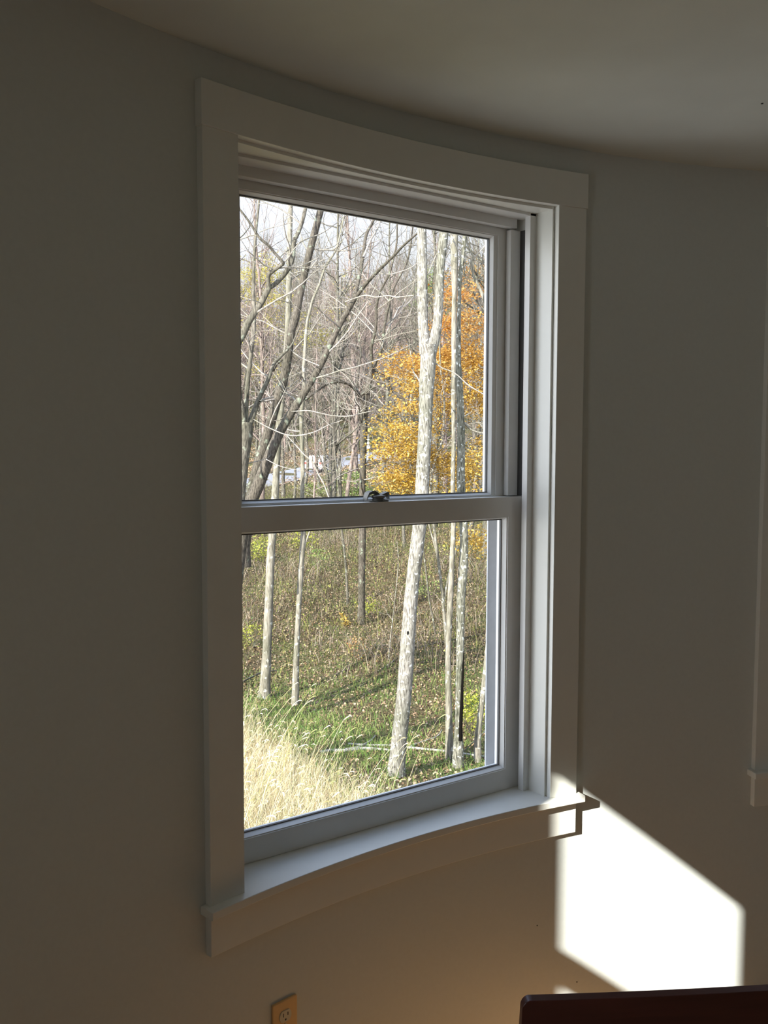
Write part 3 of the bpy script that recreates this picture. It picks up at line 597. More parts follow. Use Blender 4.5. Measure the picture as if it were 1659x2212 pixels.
make_tree('forked_tree', 'grey many-forked tree cut off by the left edge of the glass', 14.4,
  [[(500, 1560, 30), (500, 1400, 26), (505, 1260, 24), (514, 1120, 23), (520, 1050, 24), (525, 980, 30), (530, 940, 33), (532, 912, 26)],
   [(534, 930, 15), (546, 898, 13), (561, 858, 11), (579, 820, 10), (592, 786, 8), (608, 769, 6), (630, 745, 4), (650, 700, 3)],
   [(531, 925, 14), (532, 872, 10), (536, 820, 10), (544, 752, 10), (549, 700, 9), (548, 622, 8), (549, 560, 7), (553, 500, 6), (560, 430, 5), (565, 330, 4)],
   [(528, 920, 15), (519, 860, 11), (512, 800, 9), (505, 740, 8)],
   [(548, 906, 2), (579, 923, 2.4), (618, 939, 2.6), (651, 940, 2.4), (682, 932, 2.2), (710, 918, 1.8), (740, 908, 1.5)],
   [(618, 939, 2.4), (640, 963, 2.4), (658, 983, 2.6), (675, 997, 2.8), (687, 1023, 2.8), (699, 1045, 2.6), (712, 1080, 2.5), (720, 1110, 2.4)],
   [(630, 889, 2), (665, 887, 2), (690, 892, 2), (720, 898, 2), (753, 899, 2), (780, 893, 2), (802, 888, 1.6)],
   [(618, 941, 2), (625, 960, 1.8), (629, 975, 1.4)], [(561, 868, 5), (572, 862, 4), (590, 858, 3.5)],
   [(575, 992, 1.8), (600, 1005, 1.6), (625, 1012, 1.4), (660, 1018, 1)]], M_BARK_MID, 19, .3, 1.3, drifts=[0, .6, .2, -.4, -1.6, -.8, -1.5, 0, .6, -1])
make_tree('crooked_tree', 'near tree with a crooked lichened limb reaching in from the upper left', 11.6,
  [[(430, 1640, 38), (438, 1400, 34), (448, 1100, 30), (462, 900, 26), (490, 790, 20), (515, 738, 17), (527, 717, 16), (539, 692, 15), (564, 654, 13), (581, 622, 12)],
   [(581, 622, 10), (580, 597, 9), (588, 586, 9), (606, 574, 7.5), (611, 567, 7), (593, 546, 6), (581, 531, 6), (560, 513, 6), (541, 483, 5), (517, 451, 4), (495, 425, 3)],
   [(581, 622, 10), (598, 610, 10.5), (621, 583, 11), (631, 559, 11), (636, 521, 10), (649, 490, 9), (660, 449, 8), (668, 400, 7), (680, 300, 5), (690, 150, 3)],
   [(604, 562, 2.6), (606, 554, 2.8), (624, 539, 3), (656, 519, 2.8), (694, 504, 2.4), (730, 480, 1.8)],
   [(611, 576, 3), (632, 579, 2), (660, 570, 2), (690, 555, 1.5)],
   [(565, 512, 2.5), (545, 508, 3), (528, 514, 3), (510, 518, 3)], [(560, 502, 2), (580, 494, 1.8), (606, 487, 1.8), (634, 480, 1.4)],
   [(564, 655, 2), (545, 648, 2), (520, 652, 1.6)]], M_BARK_MID, 20, .4, 1.0, drifts=[0, -.6, .5, .8, 0, 0, 0, -.5])
make_tree('central_tree', 'dark upright tree with arching side limbs in the middle of the window', 23.0,
  [[(780, 1362, 18), (781, 1300, 15.5), (782, 1200, 15), (783, 1150, 14), (782.5, 1075, 13), (784, 1000, 14), (786, 930, 15), (787, 890, 16), (792, 850, 14), (800, 815, 12)],
   [(787, 885, 8), (778, 858, 7), (771, 848, 6), (759, 834, 6), (745, 827, 5.5), (727, 826, 5), (705, 831, 5), (690, 841, 5), (682, 846, 5), (660, 863, 5), (645, 872, 4)],
   [(771, 846, 5), (765, 834, 5), (756, 810, 5), (742, 786, 4.5), (727, 759, 4), (715, 720, 3), (705, 660, 2)],
   [(776, 850, 4), (771, 834, 4), (775, 795, 4.5), (780, 759, 4), (776, 735, 3.5), (776, 678, 3), (780, 600, 2)],
   [(781, 853, 5), (800, 841, 4), (815, 835, 3.5), (832, 833, 3)],
   [(800, 815, 9), (805, 802, 8.5), (812, 780, 8), (817, 769, 7.5), (826, 750, 7), (827, 741, 6.5), (830, 706, 6), (839, 664, 5.5), (848, 629, 5), (861, 601, 5), (876, 573, 4.5), (886, 538, 4), (892, 489, 3), (900, 420, 2)],
   [(801, 815, 8), (803, 780, 7.5), (802, 750, 7), (812, 706, 6), (813, 664, 6), (822, 629, 5), (840, 594, 5), (848, 566, 5), (857, 524, 4), (858, 482, 3), (862, 420, 2)],
   [(785, 930, 5), (776, 900, 4), (776, 880, 3), (770, 872, 2)], [(800, 843, 2.6), (812, 852, 2.4), (821, 866, 2), (830, 875, 2)],
   [(775, 1012, 3), (760, 1017, 3), (738, 1026, 2.6), (722, 1036, 2)], [(790, 1006, 2.6), (810, 1001, 2.4), (830, 996, 2), (850, 990, 1.6)],
   [(823, 755, 3), (838, 712, 3), (850, 690, 3.5), (862, 665, 3.5), (876, 660, 3), (895, 640, 2)],
   [(800, 800, 3), (815, 804, 3.5), (828, 810, 3.5), (840, 825, 4), (848, 850, 4)]], M_BARK_DARK, 21, .38, 2.4, drifts=[0, -1.5, 1, 1.5, -1, .8, -1, -.5, -1, -1, 1, 2, 1])  # dark bark here also puts the trunk's shade into its colour
make_tree('sapling', 'thin grey sapling between the second tree from the left and the central dark one', 25.0,
  [[(751, 1292, 5), (746, 1212, 5), (738, 1141, 4.6), (732, 1060, 4), (722, 960, 3.4), (718, 850, 3), (722, 700, 2)]], M_BARK_MID, 22, .3, 1.2)
make_tree('sapling', 'thin bare sapling just right of the big forked tree', 22.0,
  [[(943, 1392, 4.5), (936, 1340, 4), (928, 1300, 4), (918, 1215, 3.6), (912, 1150, 3), (906, 1050, 2.5)]], M_BARK_MID, 23, .2, .9)
make_tree('sapling', 'hair-thin sapling left of the big forked tree on the bank', 19.0,
  [[(840, 1412, 2.4), (848, 1340, 2), (854, 1287, 2), (860, 1220, 1.5), (858, 1170, 1)]], M_BARK_SMOOTH, 24, .4, .8, vmax=1400)
make_tree('sapling', 'dark multi-stemmed small tree by the green bush below the road', 40.0,
  [[(712, 1085, 7), (709, 1040, 7), (702, 1000, 6), (700, 960, 4), (697, 900, 3)], [(712, 1050, 5), (722, 1010, 4), (726, 970, 3), (730, 910, 2)], [(706, 1030, 4), (690, 985, 3), (680, 950, 2)]], M_BARK_MID, 25, .9, 2.2, vmax=1100)
make_tree('vine_tree', 'trunk wrapped in red vine leaves left of the central dark tree', 38.0,
  [[(734, 1080, 9), (733, 1000, 8), (731, 940, 7), (730, 860, 6), (732, 780, 5), (735, 700, 4), (738, 600, 3)]], M_BARK_MID, 26, .6, 2.2)

# maple: curved stems, leaves in flat sprays
def leaf_cloud(n, cen, rad, size, rg, flat=.35, sprays=0, sp_r=(.5, .28, .06), cull=None):
    """diamond leaves; clustered in flat sprays when sprays > 0"""
    if sprays:
        c = rg.normal(0, 1, (sprays, 3)); c /= np.linalg.norm(c, axis=1)[:, None]; c *= rg.uniform(.15, 1, (sprays, 1))**(1/2.2); c = c*rad+cen
        k = rg.integers(0, sprays, n); p = c[k]+rg.normal(0, 1, (n, 3))*np.array(sp_r); p[:, 2] -= .10*np.linalg.norm((p-c[k])[:, :2], axis=1)
    else:
        p = rg.normal(0, 1, (n, 3)); p /= np.linalg.norm(p, axis=1)[:, None]; p *= rg.uniform(0, 1, (n, 1))**(1/3); p = p*rad+cen
    if cull is not None: p = p[cull(p)]
    return leaf_quads(p, size, rg, flat)
def leaf_quads(p, size, rg, flat=.35, tallness=0.0):
    n = len(p); nrm = rg.normal(0, flat, (n, 3)); nrm[:, 2] += 1 if not tallness else 0
    if tallness: nrm[:, :2] += rg.normal(0, 1, (n, 2))
    nrm /= np.linalg.norm(nrm, axis=1)[:, None]; t = rg.normal(0, 1, (n, 3)); a = np.cross(nrm, t); a /= np.linalg.norm(a, axis=1)[:, None]; b = np.cross(nrm, a)
    s = size*rg.uniform(.6, 1.25, (n, 1)); drop = np.array([0, 0, -1.])*s*.25
    V = np.stack([p-a*s*.5+drop*.6, p+b*s*.32-a*s*.05, p+a*s*.5+drop, p-b*s*.32-a*s*.05], 1).reshape(-1, 3)
    return V, np.arange(n*4).reshape(-1, 4)
rg = np.random.default_rng(5)
mp = make_tree('maple_tree', 'golden-orange maple in leaf at the right of the window', 21.0,
  [[(964, 1396, 7), (962, 1361, 6.5), (955, 1279, 6.5), (947, 1212, 6.5), (938, 1141, 6), (930, 1063, 6), (937, 1004, 5.5), (955, 951, 5), (959, 900, 4.5), (959, 854, 4), (952, 800, 3.5), (950, 740, 3), (955, 680, 2)],
   [(958, 1300, 5), (975, 1220, 4.5), (1010, 1120, 4), (1040, 1000, 4), (1045, 850, 3), (1030, 720, 2)],
   [(945, 1200, 4.5), (920, 1110, 4), (890, 1010, 4), (888, 944, 4), (888, 854, 3.5), (897, 821, 3), (886, 757, 2)],
   [(946, 975, 3), (968, 963, 2.5), (1000, 962, 2)], [(888, 900, 3), (870, 860, 2), (850, 850, 1.5)], [(940, 1010, 2.5), (925, 995, 2), (915, 985, 1.5)]], M_BARK_SMOOTH, 31, .8, 1.6, drifts=[0, 1.2, .8, -1, -1, 1])
mp_o = np.array(mp.location)
VV = []; FF = []; off = 0
for (u, v, r_, ru, rv, nl, ns) in ((880, 930, 21, .85, .95, 3000, 42), (935, 1020, 21.5, 1.1, .6, 2600, 34), (1020, 1015, 21, .7, .75, 1100, 16), (1010, 730, 22, .8, .75, 3000, 36), (950, 830, 21.6, 1.1, .9, 3200, 40),
                           (1030, 860, 21.5, .7, .9, 1500, 22), (880, 790, 22, .65, .35, 1000, 13), (985, 640, 22.4, .5, .35, 500, 9), (1035, 1175, 20.5, .42, .5, 500, 9), (1080, 900, 22, .8, 2.0, 2400, 30), (865, 1045, 21, .5, .3, 650, 10)):
    V_, F_ = leaf_cloud(int(nl*1.25), pix(u, v, r_), np.array([ru, ru, rv]), .075, rg, .4, ns, (.22, .22, .085)); VV.append(V_-mp_o); FF.append(F_+off); off += len(V_)
mesh_obj('foliage', np.concatenate(VV), np.concatenate(FF), M_MAPLE, mp)

def leafy_tree(name, label, base_uv, r0, clouds, mat, seed, size=.11):
    b = list(base_uv); t = make_tree(name, label, r0, [b], M_BARK_MID, seed, .6, 2.2, vmax=1100); o_ = np.array(t.location); VV = []; FF = []; off = 0; rg_ = np.random.default_rng(seed)
    for (u, v, ru, rv, nl) in clouds:
        V_, F_ = leaf_cloud(int(nl*1.9), pix(u, v, r0), np.array([ru, ru, rv]), size, rg_, .6, 12, (.5, .5, .2)); VV.append(V_-o_); FF.append(F_+off); off += len(V_)
    mesh_obj('foliage', np.concatenate(VV), np.concatenate(FF), mat, t); return t
leafy_tree('yellow_tree', 'thin tree with sparse yellow leaves at the upper left', [(560, 1075, 7), (562, 950, 6), (566, 800, 5), (560, 680, 4), (558, 580, 3)], 48, [(552, 620, 1.3, 1.3, 750), (573, 575, .5, .8, 260), (540, 600, .8, .8, 240), (555, 700, 1.0, 1.0, 250)], M_YELLOW, 41)
leafy_tree('yellow_tree', 'thin tree with pale yellow-green leaves left of the wavy grey trunk', [(612, 1060, 7), (610, 950, 6), (604, 800, 5), (602, 700, 4)], 50, [(608, 665, .9, 1.2, 380), (590, 800, 1.0, .8, 300), (640, 720, .9, .7, 200)], M_YELLOW, 42)
leafy_tree('yellow_tree', 'thin tree with scattered yellow leaves between the leaning tree and the central one', [(712, 1055, 6), (716, 900, 5), (725, 760, 4), (735, 660, 3)], 52, [(728, 690, 1.0, 1.2, 330), (755, 620, .6, .9, 160), (700, 730, .9, .6, 240)], M_YELLOW, 43)
leafy_tree('rusty_tree', 'rust and olive leaved tree behind the maple at the upper right', [(1040, 1055, 8), (1035, 900, 7), (1030, 700, 5), (1035, 600, 4)], 46, [(1035, 640, 1.6, 1.6, 1500), (1060, 580, 1.0, .8, 500), (1000, 700, 1.4, .8, 600), (985, 610, .8, .8, 240)], M_RUST, 44)
leafy_tree('rusty_tree', 'rust leaved tree behind the big fork, half hidden by its stems', [(868, 1035, 7), (870, 900, 6), (874, 780, 4)], 48, [(875, 765, 1.2, .8, 600), (900, 800, 1.0, .8, 400)], M_RUST, 45)
leafy_tree('pine_tree', 'hazy green tree seen between the stems of the big fork', [(930, 1030, 9), (930, 850, 7), (932, 650, 4)], 75, [(932, 640, 1.6, 2.6, 1100), (935, 590, .9, 1.0, 260)], M_BUSH, 46, .14)

# ------------------------------------------------------------------ mid woods and far woods (a few kinds, copied)
def proto_tree(h, r, seed, fork=True):
    rg_ = np.random.default_rng(seed); tb = Tubes(); n_ = 9
    x = np.cumsum(rg_.normal(0, .02*h/n_*2, n_)); y = np.cumsum(rg_.normal(0, .02*h/n_*2, n_)); x[0] = y[0] = 0
    z = np.linspace(-.3, h, n_); Ps = smooth_path(np.stack([x, y, z], 1), 4); Ws = np.linspace(r, r*.15, len(Ps)); tb.tube(Ps, Ws, 6)
    for k in range(int(len(Ps)*.22), len(Ps)-1):
        for _ in range(rg_.integers(1, 4)):
            a = rg_.uniform(0, 2*math.pi); e = rg_.uniform(.3, 1.3); d = np.array([math.cos(a)*math.cos(e), math.sin(a)*math.cos(e), math.sin(e)])
            twig(tb, Ps[k], d, h*rg_.uniform(.1, .24), Ws[k]*.45, 2, rg_, .22, .48 if h > 12 else .8, .08)
    return tb
protos = []
for i in range(7):
    o = proto_tree(*(((16, .15), (19, .19), (13, .10), (17, .13), (21, .2), (9, .055), (11, .07))[i]), 100+i).obj('bare_tree', M_BARK_FAR if i % 2 else M_BARK_MID); protos.append(o)
rg = np.random.default_rng(77); used = [False]*7
def place(k, r_, s_, sc, lab, grp):
    o = protos[k] if not used[k] else protos[k].copy()
    if used[k]: COL.objects.link(o)
    used[k] = True; o.location = tuple(world(np.array(r_), np.array(s_))); o.rotation_euler = (rg.normal(0, .05), rg.normal(0, .05), rg.uniform(0, 6.28)); o.scale = (sc, sc, sc)
    tag(o, lab, 'tree', grp); return o
mid = [(530, 34), (566, 40), (548, 52), (600, 37), (633, 46), (694, 55), (716, 36), (745, 43), (843, 39), (858, 56), (875, 33), (892, 44), (938, 36), (962, 47), (1012, 34), (1028, 42), (1044, 55), (655, 60), (1050, 31), (770, 50), (920, 58), (672, 35)]
for i, (u, r_) in enumerate(mid):
    place((0, 3, 2, 5, 6, 2)[i % 6], r_, (u-829.5)/FPX*r_, rg.uniform(.85, 1.15), 'bare grey tree on the bank this side of the road', 'bare trees on the near bank')
cnt = 0
while cnt < 235:
    r_ = 90+150*rg.random()**1.1; t_ = rg.uniform(-.22, .19); 
    if r_ < 100 and rg.random() < .5: continue
    place((0, 1, 3, 4, 1, 4)[cnt % 6], r_, t_*r_, rg.uniform(.75, 1.15), 'bare tree in the hazy woods beyond the road', 'bare trees beyond the road'); cnt += 1

tb = Tubes(); rg3 = np.random.default_rng(55)
for _ in range(420):
    r_ = 118+125*rg3.random(); s_ = rg3.uniform(-.24, .21)*r_; p0 = world(np.array(r_), np.array(s_)); h_ = rg3.uniform(9, 19); n_ = 6
    Ps = p0+np.stack([np.cumsum(rg3.normal(0, .25, n_)), np.cumsum(rg3.normal(0, .25, n_)), np.linspace(-.3, h_, n_)], 1); tb.tube(Ps, np.linspace(.14, .03, n_), 4)
    for _k in range(9):
        k = rg3.integers(2, n_-1); a = rg3.uniform(0, 6.28); d = (math.cos(a), math.sin(a), rg3.uniform(.3, 2)); twig(tb, Ps[k], d, h_*rg3.uniform(.12, .3), .04, 1, rg3, .2, .5)
o = tb.obj('distant_woods', M_BARK_FAR); tag(o, 'brown haze of countless bare trees on the far hillside', 'trees', kind='stuff')

# ------------------------------------------------------------------ road, car, sign post
near_e = [(500, 1074), (540, 1063), (567, 1056), (604, 1048), (654, 1038), (700, 1024), (737, 1013), (790, 1001), (850, 989), (930, 978)]
far_e = [(500, 1042), (540, 1034), (579, 1026), (610, 1019), (650, 1011), (697, 1000), (737, 990), (780, 981), (830, 974), (910, 966)]
V = []; F = []
for k, (a, b) in enumerate(zip(near_e, far_e)):
    ra, rb = hit(*a), hit(*b); dr = min(14, rb[0]-ra[0]); fr = dr/max(.1, rb[0]-ra[0])
    for q_ in np.linspace(0, 1, 5):
        r_ = ra[0]+q_*(rb[0]-ra[0]); s_ = ra[1]+q_*(rb[1]-ra[1]); V.append(world(np.array(r_), np.array(s_))+np.array([0, 0, .07]))
for k in range(len(near_e)-1):
    for q_ in range(4): i = k*5+q_; F.append((i, i+1, i+6, i+5))
road = mesh_obj('road', V, F, M_ROAD, smooth=True); road.modifiers.new('sub', 'SUBSURF').render_levels = 2
tag(road, 'grey asphalt road crossing the hillside', kind='structure')
rc = hit(690, 1022); cw = world(np.array(rc[0]), np.array(rc[1])); a3 = world(*map(np.array, hit(640, 1033))); b3 = world(*map(np.array, hit(740, 1003)))
ca = math.atan2(b3[1]-a3[1], b3[0]-a3[0]); car = empty('car', (cw[0], cw[1], cw[2]+.08), ca)
tag(car, 'white car driving away along the road', 'car')
def xsec(mb, prof, w, mid_in=0.0):
    n_ = len(prof); mb.add([(x, -w*k_, z) for x, z, k_ in prof]+[(x, w*k_, z) for x, z, k_ in prof], [tuple(range(n_)), tuple(range(n_, 2*n_))[::-1]]+[(i, n_+i, n_+(i+1) % n_, (i+1) % n_) for i in range(n_)])
mb = MB(); xsec(mb, [(-2.25, .35, 1), (-2.3, .75, 1), (-2.2, .98, .97), (-1.5, 1.02, .95), (-.95, 1.42, .76), (.35, 1.45, .76), (1.05, 1.0, .95), (2.1, .88, .95), (2.3, .6, .98), (2.28, .35, 1)], .88); mb.obj('body', M_CAR, car, bevel=.06)
mb = MB(); xsec(mb, [(-1.47, 1.03, .94), (-.98, 1.37, .79), (.32, 1.40, .79), (.95, 1.04, .94)], .90); mb.obj('window_glass', M_CARGLASS, car)
mb = MB(); mb.box(-1.56, -1.0, -.62, .62, 1.05, 1.07, Matrix.Translation((-.0, 0, 0)) @ Matrix.Rotation(0, 4, 'Y')); 
for x in (-1.4, 1.4):
    for y in (-.86, .86):
        w_ = Tubes(); w_.tube([(x, y-.1, .32), (x, y-.098, .32), (x, y+.098, .32), (x, y+.1, .32)], [.01, .32, .32, .01], 20); w_.obj('wheel', M_TYRE, car)
for y in (-.68, .68): mb = MB(); mb.box(-2.33, -2.22, y-.16, y+.16, .72, .92); mb.obj('tail_light', M_RED, car, bevel=.02)
sp_ = hit(795, 1004); sw = world(np.array(sp_[0]), np.array(sp_[1])); k_ = sp_[0]/FPX
sg = empty('signpost', tuple(sw)); sg.rotation_euler = (0, 0, YAW); tag(sg, 'white roadside post with small white panels right of the central tree', 'signpost')
mb = MB(); mb.box(-.8*k_, .8*k_, -.8*k_, .8*k_, -.2, 66*k_); mb.obj('post', M_WHITE, sg, bevel=.01)
for z0, z1, w0 in ((35, 41, 4.5), (45, 48, 3), (53, 55, 3)): mb = MB(); mb.box(-w0*k_, w0*k_, -1.5*k_, -.8*k_, z0*k_, z1*k_); mb.obj('panel', M_WHITE, sg, bevel=.01)

# ------------------------------------------------------------------ fallen wood
def fallen(name, label, pts, mat, lift=.6, seed=1):
    P_ = []; W_ = []
    for u, v, w_ in pts:
        r_, s_ = hit(u, v); P_.append(world(np.array(r_), np.array(s_))+np.array([0, 0, w_*.5*r_/FPX*lift])); W_.append(w_*.5*r_/FPX)
    Ps = smooth_path(P_, 5); Ws = np.interp(np.linspace(0, len(P_)-1, len(Ps)), np.arange(len(P_)), W_); o_ = Ps[0].copy(); tb = Tubes(); tb.tube(Ps-o_, Ws, 8)
    o = tb.obj(name, mat); o.location = tuple(o_); tag(o, label, 'log'); return o
fallen('fallen_log', 'long straight white log lying behind the foot of the big forked tree', [(752, 1611, 5), (796, 1612, 5), (840, 1614, 5.5), (880, 1619, 6), (962, 1626, 5.5), (1046, 1638, 5)], M_LOG, 1.0)
fallen('fallen_log', 'weathered grey forked log among the grass left of the big tree foot', [(690, 1628, 7), (715, 1624, 8), (745, 1625, 8), (790, 1621, 8), (840, 1625, 7)], M_LOG)
fallen('fallen_branch', 'short curved branch rising off the weathered log', [(745, 1624, 5), (775, 1618, 5), (797, 1606, 4), (811, 1592, 3)], M_LOG, 2)
fallen('fallen_branch', 'crooked grey branch to the right of the big tree foot', [(884, 1614, 4), (905, 1607, 4), (928, 1599, 3.5), (945, 1592, 3), (955, 1577, 2)], M_LOG)
fallen('fallen_branch', 'dark branch lying across the far bank behind the big tree', [(805, 1399, 3), (850, 1399, 3), (898, 1404, 3.5), (940, 1396, 4), (962, 1391, 3.5), (1010, 1380, 2.5), (1050, 1372, 2)], M_BARK_DARK, 3)
fallen('fallen_branch', 'brown stick pointing down-left from the big tree at the bank foot', [(824, 1446, 2.5), (845, 1434, 3), (861, 1421, 3)], M_BARK_MID, 1)
fallen('fallen_branch', 'dark bent branch at the left foot of the grey tree', [(520, 1485, 3.5), (545, 1472, 4), (570, 1462, 4), (598, 1457, 3)], M_BARK_DARK, 5)
fallen('fallen_branch', 'thin slanting stick by the right edge of the lower pane', [(1000, 1630, 2.5), (1025, 1610, 3), (1048, 1588, 3)], M_BARK_MID, 5)

# ------------------------------------------------------------------ grasses, weeds, leaf litter
def in_wedge(n, r0, r1, rg, t0=-.24, t1=.20, pw=1.0):
    r = np.sqrt(rg.uniform(r0**2, r1**2, n)); t = rg.uniform(t0, t1, n); return r, r*t, t
def blades(base, hgt, lean, width, rg, seg=4, droop=.5):
    """curved ribbons: base (n,3)"""
    n = len(base); a = rg.uniform(0, 2*math.pi, n); dx = np.stack([np.cos(a), np.sin(a), 0*a], 1); wa = rg.uniform(0, 2*math.pi, n); wd = np.stack([np.cos(wa), np.sin(wa), 0*wa], 1)
    V = []
    for k in range(seg+1):
        t = k/seg; z = hgt*(t-droop*lean*t**3); off = hgt*lean*t**2
        c = base+dx*off[:, None]+np.array([0, 0, 1.])*z[:, None]; w_ = (width*(1-t*.85))[:, None]
        V.append(c-wd*w_); V.append(c+wd*w_)
    V = np.stack(V, 1); m_ = 2*(seg+1); b = (np.arange(n)*m_)[:, None, None]; k = (np.arange(seg)*2)[None, :, None]
    F = (b+k+np.array([0, 1, 3, 2])[None, None, :]).reshape(-1, 4); tip = base+dx*(hgt*lean)[:, None]+np.array([0, 0, 1.])*(hgt*(1-droop*lean))[:, None]
    return V.reshape(-1, 3), F, tip, dx
def cat_mesh(name, parts, mat, label, cat):
    VV = []; FF = []; off = 0
    for V_, F_ in parts: VV.append(V_); FF.append(F_+off); off += len(V_)
    o = mesh_obj(name, np.concatenate(VV), np.concatenate(FF), mat); tag(o, label, cat, kind='stuff'); return o
rg = np.random.default_rng(9)
# tall dry grass near the house
r, s, t = in_wedge(30000, 4.5, 14, rg, -.34, .16)
lim = np.interp(t, [-.34, -.16, -.09, -.04, .02, .16], [14.5, 14, 12.2, 10.9, 10.2, 8.4]); k = r < lim-rg.exponential(.5, len(r)); r, s, t = r[k], s[k], t[k]
hm = np.interp(t, [-.2, -.12, 0, .1], [1.15, .92, .62, .5])*rg.uniform(.5, 1.15, len(r)); b = world(r, s)
V1, F1, tip, dx = blades(b, hm, rg.uniform(.1, .6, len(r)), rg.uniform(.0014, .0026, len(r)), rg, 5)
V2, F2, _, _ = blades(b+rg.normal(0, .05, b.shape)*[1, 1, 0], hm*rg.uniform(.4, .9, len(r)), rg.uniform(.3, 1.1, len(r)), rg.uniform(.0016, .0032, len(r)), rg, 5, .75)
b3_ = b+rg.normal(0, .08, b.shape)*[1, 1, 0]; V3, F3, _, _ = blades(b3_, hm*rg.uniform(.3, .7, len(r)), rg.uniform(.5, 1.3, len(r)), rg.uniform(.0018, .0034, len(r)), rg, 4, .7)
# drooping seed heads on some of the stems
def heads(tp, dk, L_, wd, rise=.35):
    n_ = len(tp); V4 = []
    for j in range(6):
        q_ = j/5; c = tp+dk*(L_*np.sin(q_*1.7))[:, None]+np.array([0, 0, 1.])*(L_*(rise*np.sin(q_*2.6)-(.8-rise)*q_**2))[:, None]; w_ = wd*math.sin(.35+q_*2.5)
        sd_ = np.stack([-dk[:, 1], dk[:, 0], 0*dk[:, 0]], 1); V4 += [c-sd_*w_-np.array([0, 0, w_*.7]), c+sd_*w_+np.array([0, 0, w_*.7])]
    V4 = np.stack(V4, 1); b_ = (np.arange(n_)*12)[:, None, None]; kk = (np.arange(5)*2)[None, :, None]
    return V4.reshape(-1, 3), (b_+kk+np.array([0, 1, 3, 2])[None, None, :]).reshape(-1, 4)
k = rg.random(len(r)) < .10; V4, F4 = heads(tip[k], dx[k], rg.uniform(.05, .10, k.sum()), .0042)
# tall single stalks standing above the rest, leaning to the right
st = [(522, 10.4, 1.75), (530, 9.6, 1.6), (541, 10, 1.5), (560, 9.0, 1.55), (575, 9.6, 1.6), (590, 9.2, 1.75), (602, 9.8, 1.6), (622, 9.4, 1.5), (648, 9.2, 1.45), (660, 8.6, 1.3), (684, 8.8, 1.2), (700, 9.3, 1.35), (716, 9.0, 1.25), (735, 8.7, 1.2), (760, 9.2, 1.2), (790, 9.4, 1.15), (805, 8.8, 1.15), (828, 9.2, 1.2), (872, 9.8, 1.25), (900, 9.6, 1.35), (545, 8.4, 1.3), (610, 8.2, 1.3)]
ra = np.array([q_[1] for q_ in st]); sa = (np.array([q_[0] for q_ in st])-829.5-38)/FPX*ra; ha = np.array([q_[2] for q_ in st])
n_ = len(st); ln = rg.uniform(.22, .5, n_); bb = world(ra, sa); lx = np.stack([RH[0]+0*ra, RH[1]+0*ra, 0*ra], 1); V5 = []
for q_ in np.linspace(0, 1, 8):
    c = bb+lx*(ha*ln*q_**1.6)[:, None]+np.array([0, 0, 1.])*(ha*(q_-.25*ln*q_**3))[:, None]; V5 += [c-lx*.0028*(1-.6*q_), c+lx*.0028*(1-.6*q_)]
tp5 = .5*(V5[-1]+V5[-2]); V5 = np.stack(V5, 1); F5 = ((np.arange(n_)*16)[:, None, None]+(np.arange(7)*2)[None, :, None]+np.array([0, 1, 3, 2])[None, None, :]).reshape(-1, 4)
V6, F6 = heads(tp5, lx, rg.uniform(.05, .10, n_), .0042, .6)
cat_mesh('tall_dry_grass', [(V1, F1), (V2, F2), (V3, F3), (V4, F4), (V5.reshape(-1, 3), F5), (V6, F6)], M_DRYGRASS, 'tall straw-coloured grass with drooping seed heads at the lower left outside', 'grass')
# short green grass of the hollow
r, s, t = in_wedge(80000, 8.5, 19, rg, -.25, .2); dn = .5+.5*np.sin(s*1.3+r*.9)*np.sin(r*.6-s*.5+1); k = rg.random(len(r)) < (.15+.85*dn)*np.clip((20-r)/6, .1, 1)*np.where(t > .03, .4, 1); r, s = r[k], s[k]; b = world(r, s)
V1, F1, _, _ = blades(b, rg.uniform(.05, .2, len(r)), rg.uniform(.2, 1.2, len(r)), rg.uniform(.003, .006, len(r)), rg, 2)
cat_mesh('green_grass', [(V1, F1)], M_GREENGRASS, 'short green grass in the hollow behind the tall grass', 'grass')
r, s, t = in_wedge(60000, 10, 36, rg, -.25, .2); k = rg.random(len(r)) < np.clip(.25+.12*(r-11)+.4*(t > .03), .25, 1); r, s = r[k], s[k]; V1, F1 = leaf_quads(world(r, s)+np.array([0, 0, .02]), .06, rg, .5)
cat_mesh('leaf_litter', [(V1, F1)], M_LITTER, 'brown fallen leaves strewn over the hollow and bank', 'leaves')
# weeds and low leafy growth on the bank
r, s, t = in_wedge(60000, 15, 60, rg, -.24, .2); k = rg.random(len(r)) < np.clip((r-14)/6, 0, 1); r, s = r[k], s[k]; b = world(r, s)
V1, F1, _, _ = blades(b, rg.uniform(.12, .6, len(r))*np.clip((r-10)/12, .35, 1), rg.uniform(.2, 1.2, len(r)), rg.uniform(.003, .008, len(r)), rg, 3)
r, s, t = in_wedge(60000, 17, 60, rg, -.24, .2); hh = rg.uniform(0, .9, len(r))*(.5+.5*np.sin(s*.8+1)*np.sin(r*.5))*np.clip((r-16)/8, .1, 1); V2, F2 = leaf_quads(world(r, s)+np.stack([0*r, 0*r, hh], 1), .055, rg, .9)
cat_mesh('weeds', [(V1, F1), (V2, F2)], M_WEEDS, 'brown and olive weeds covering the bank', 'weeds')
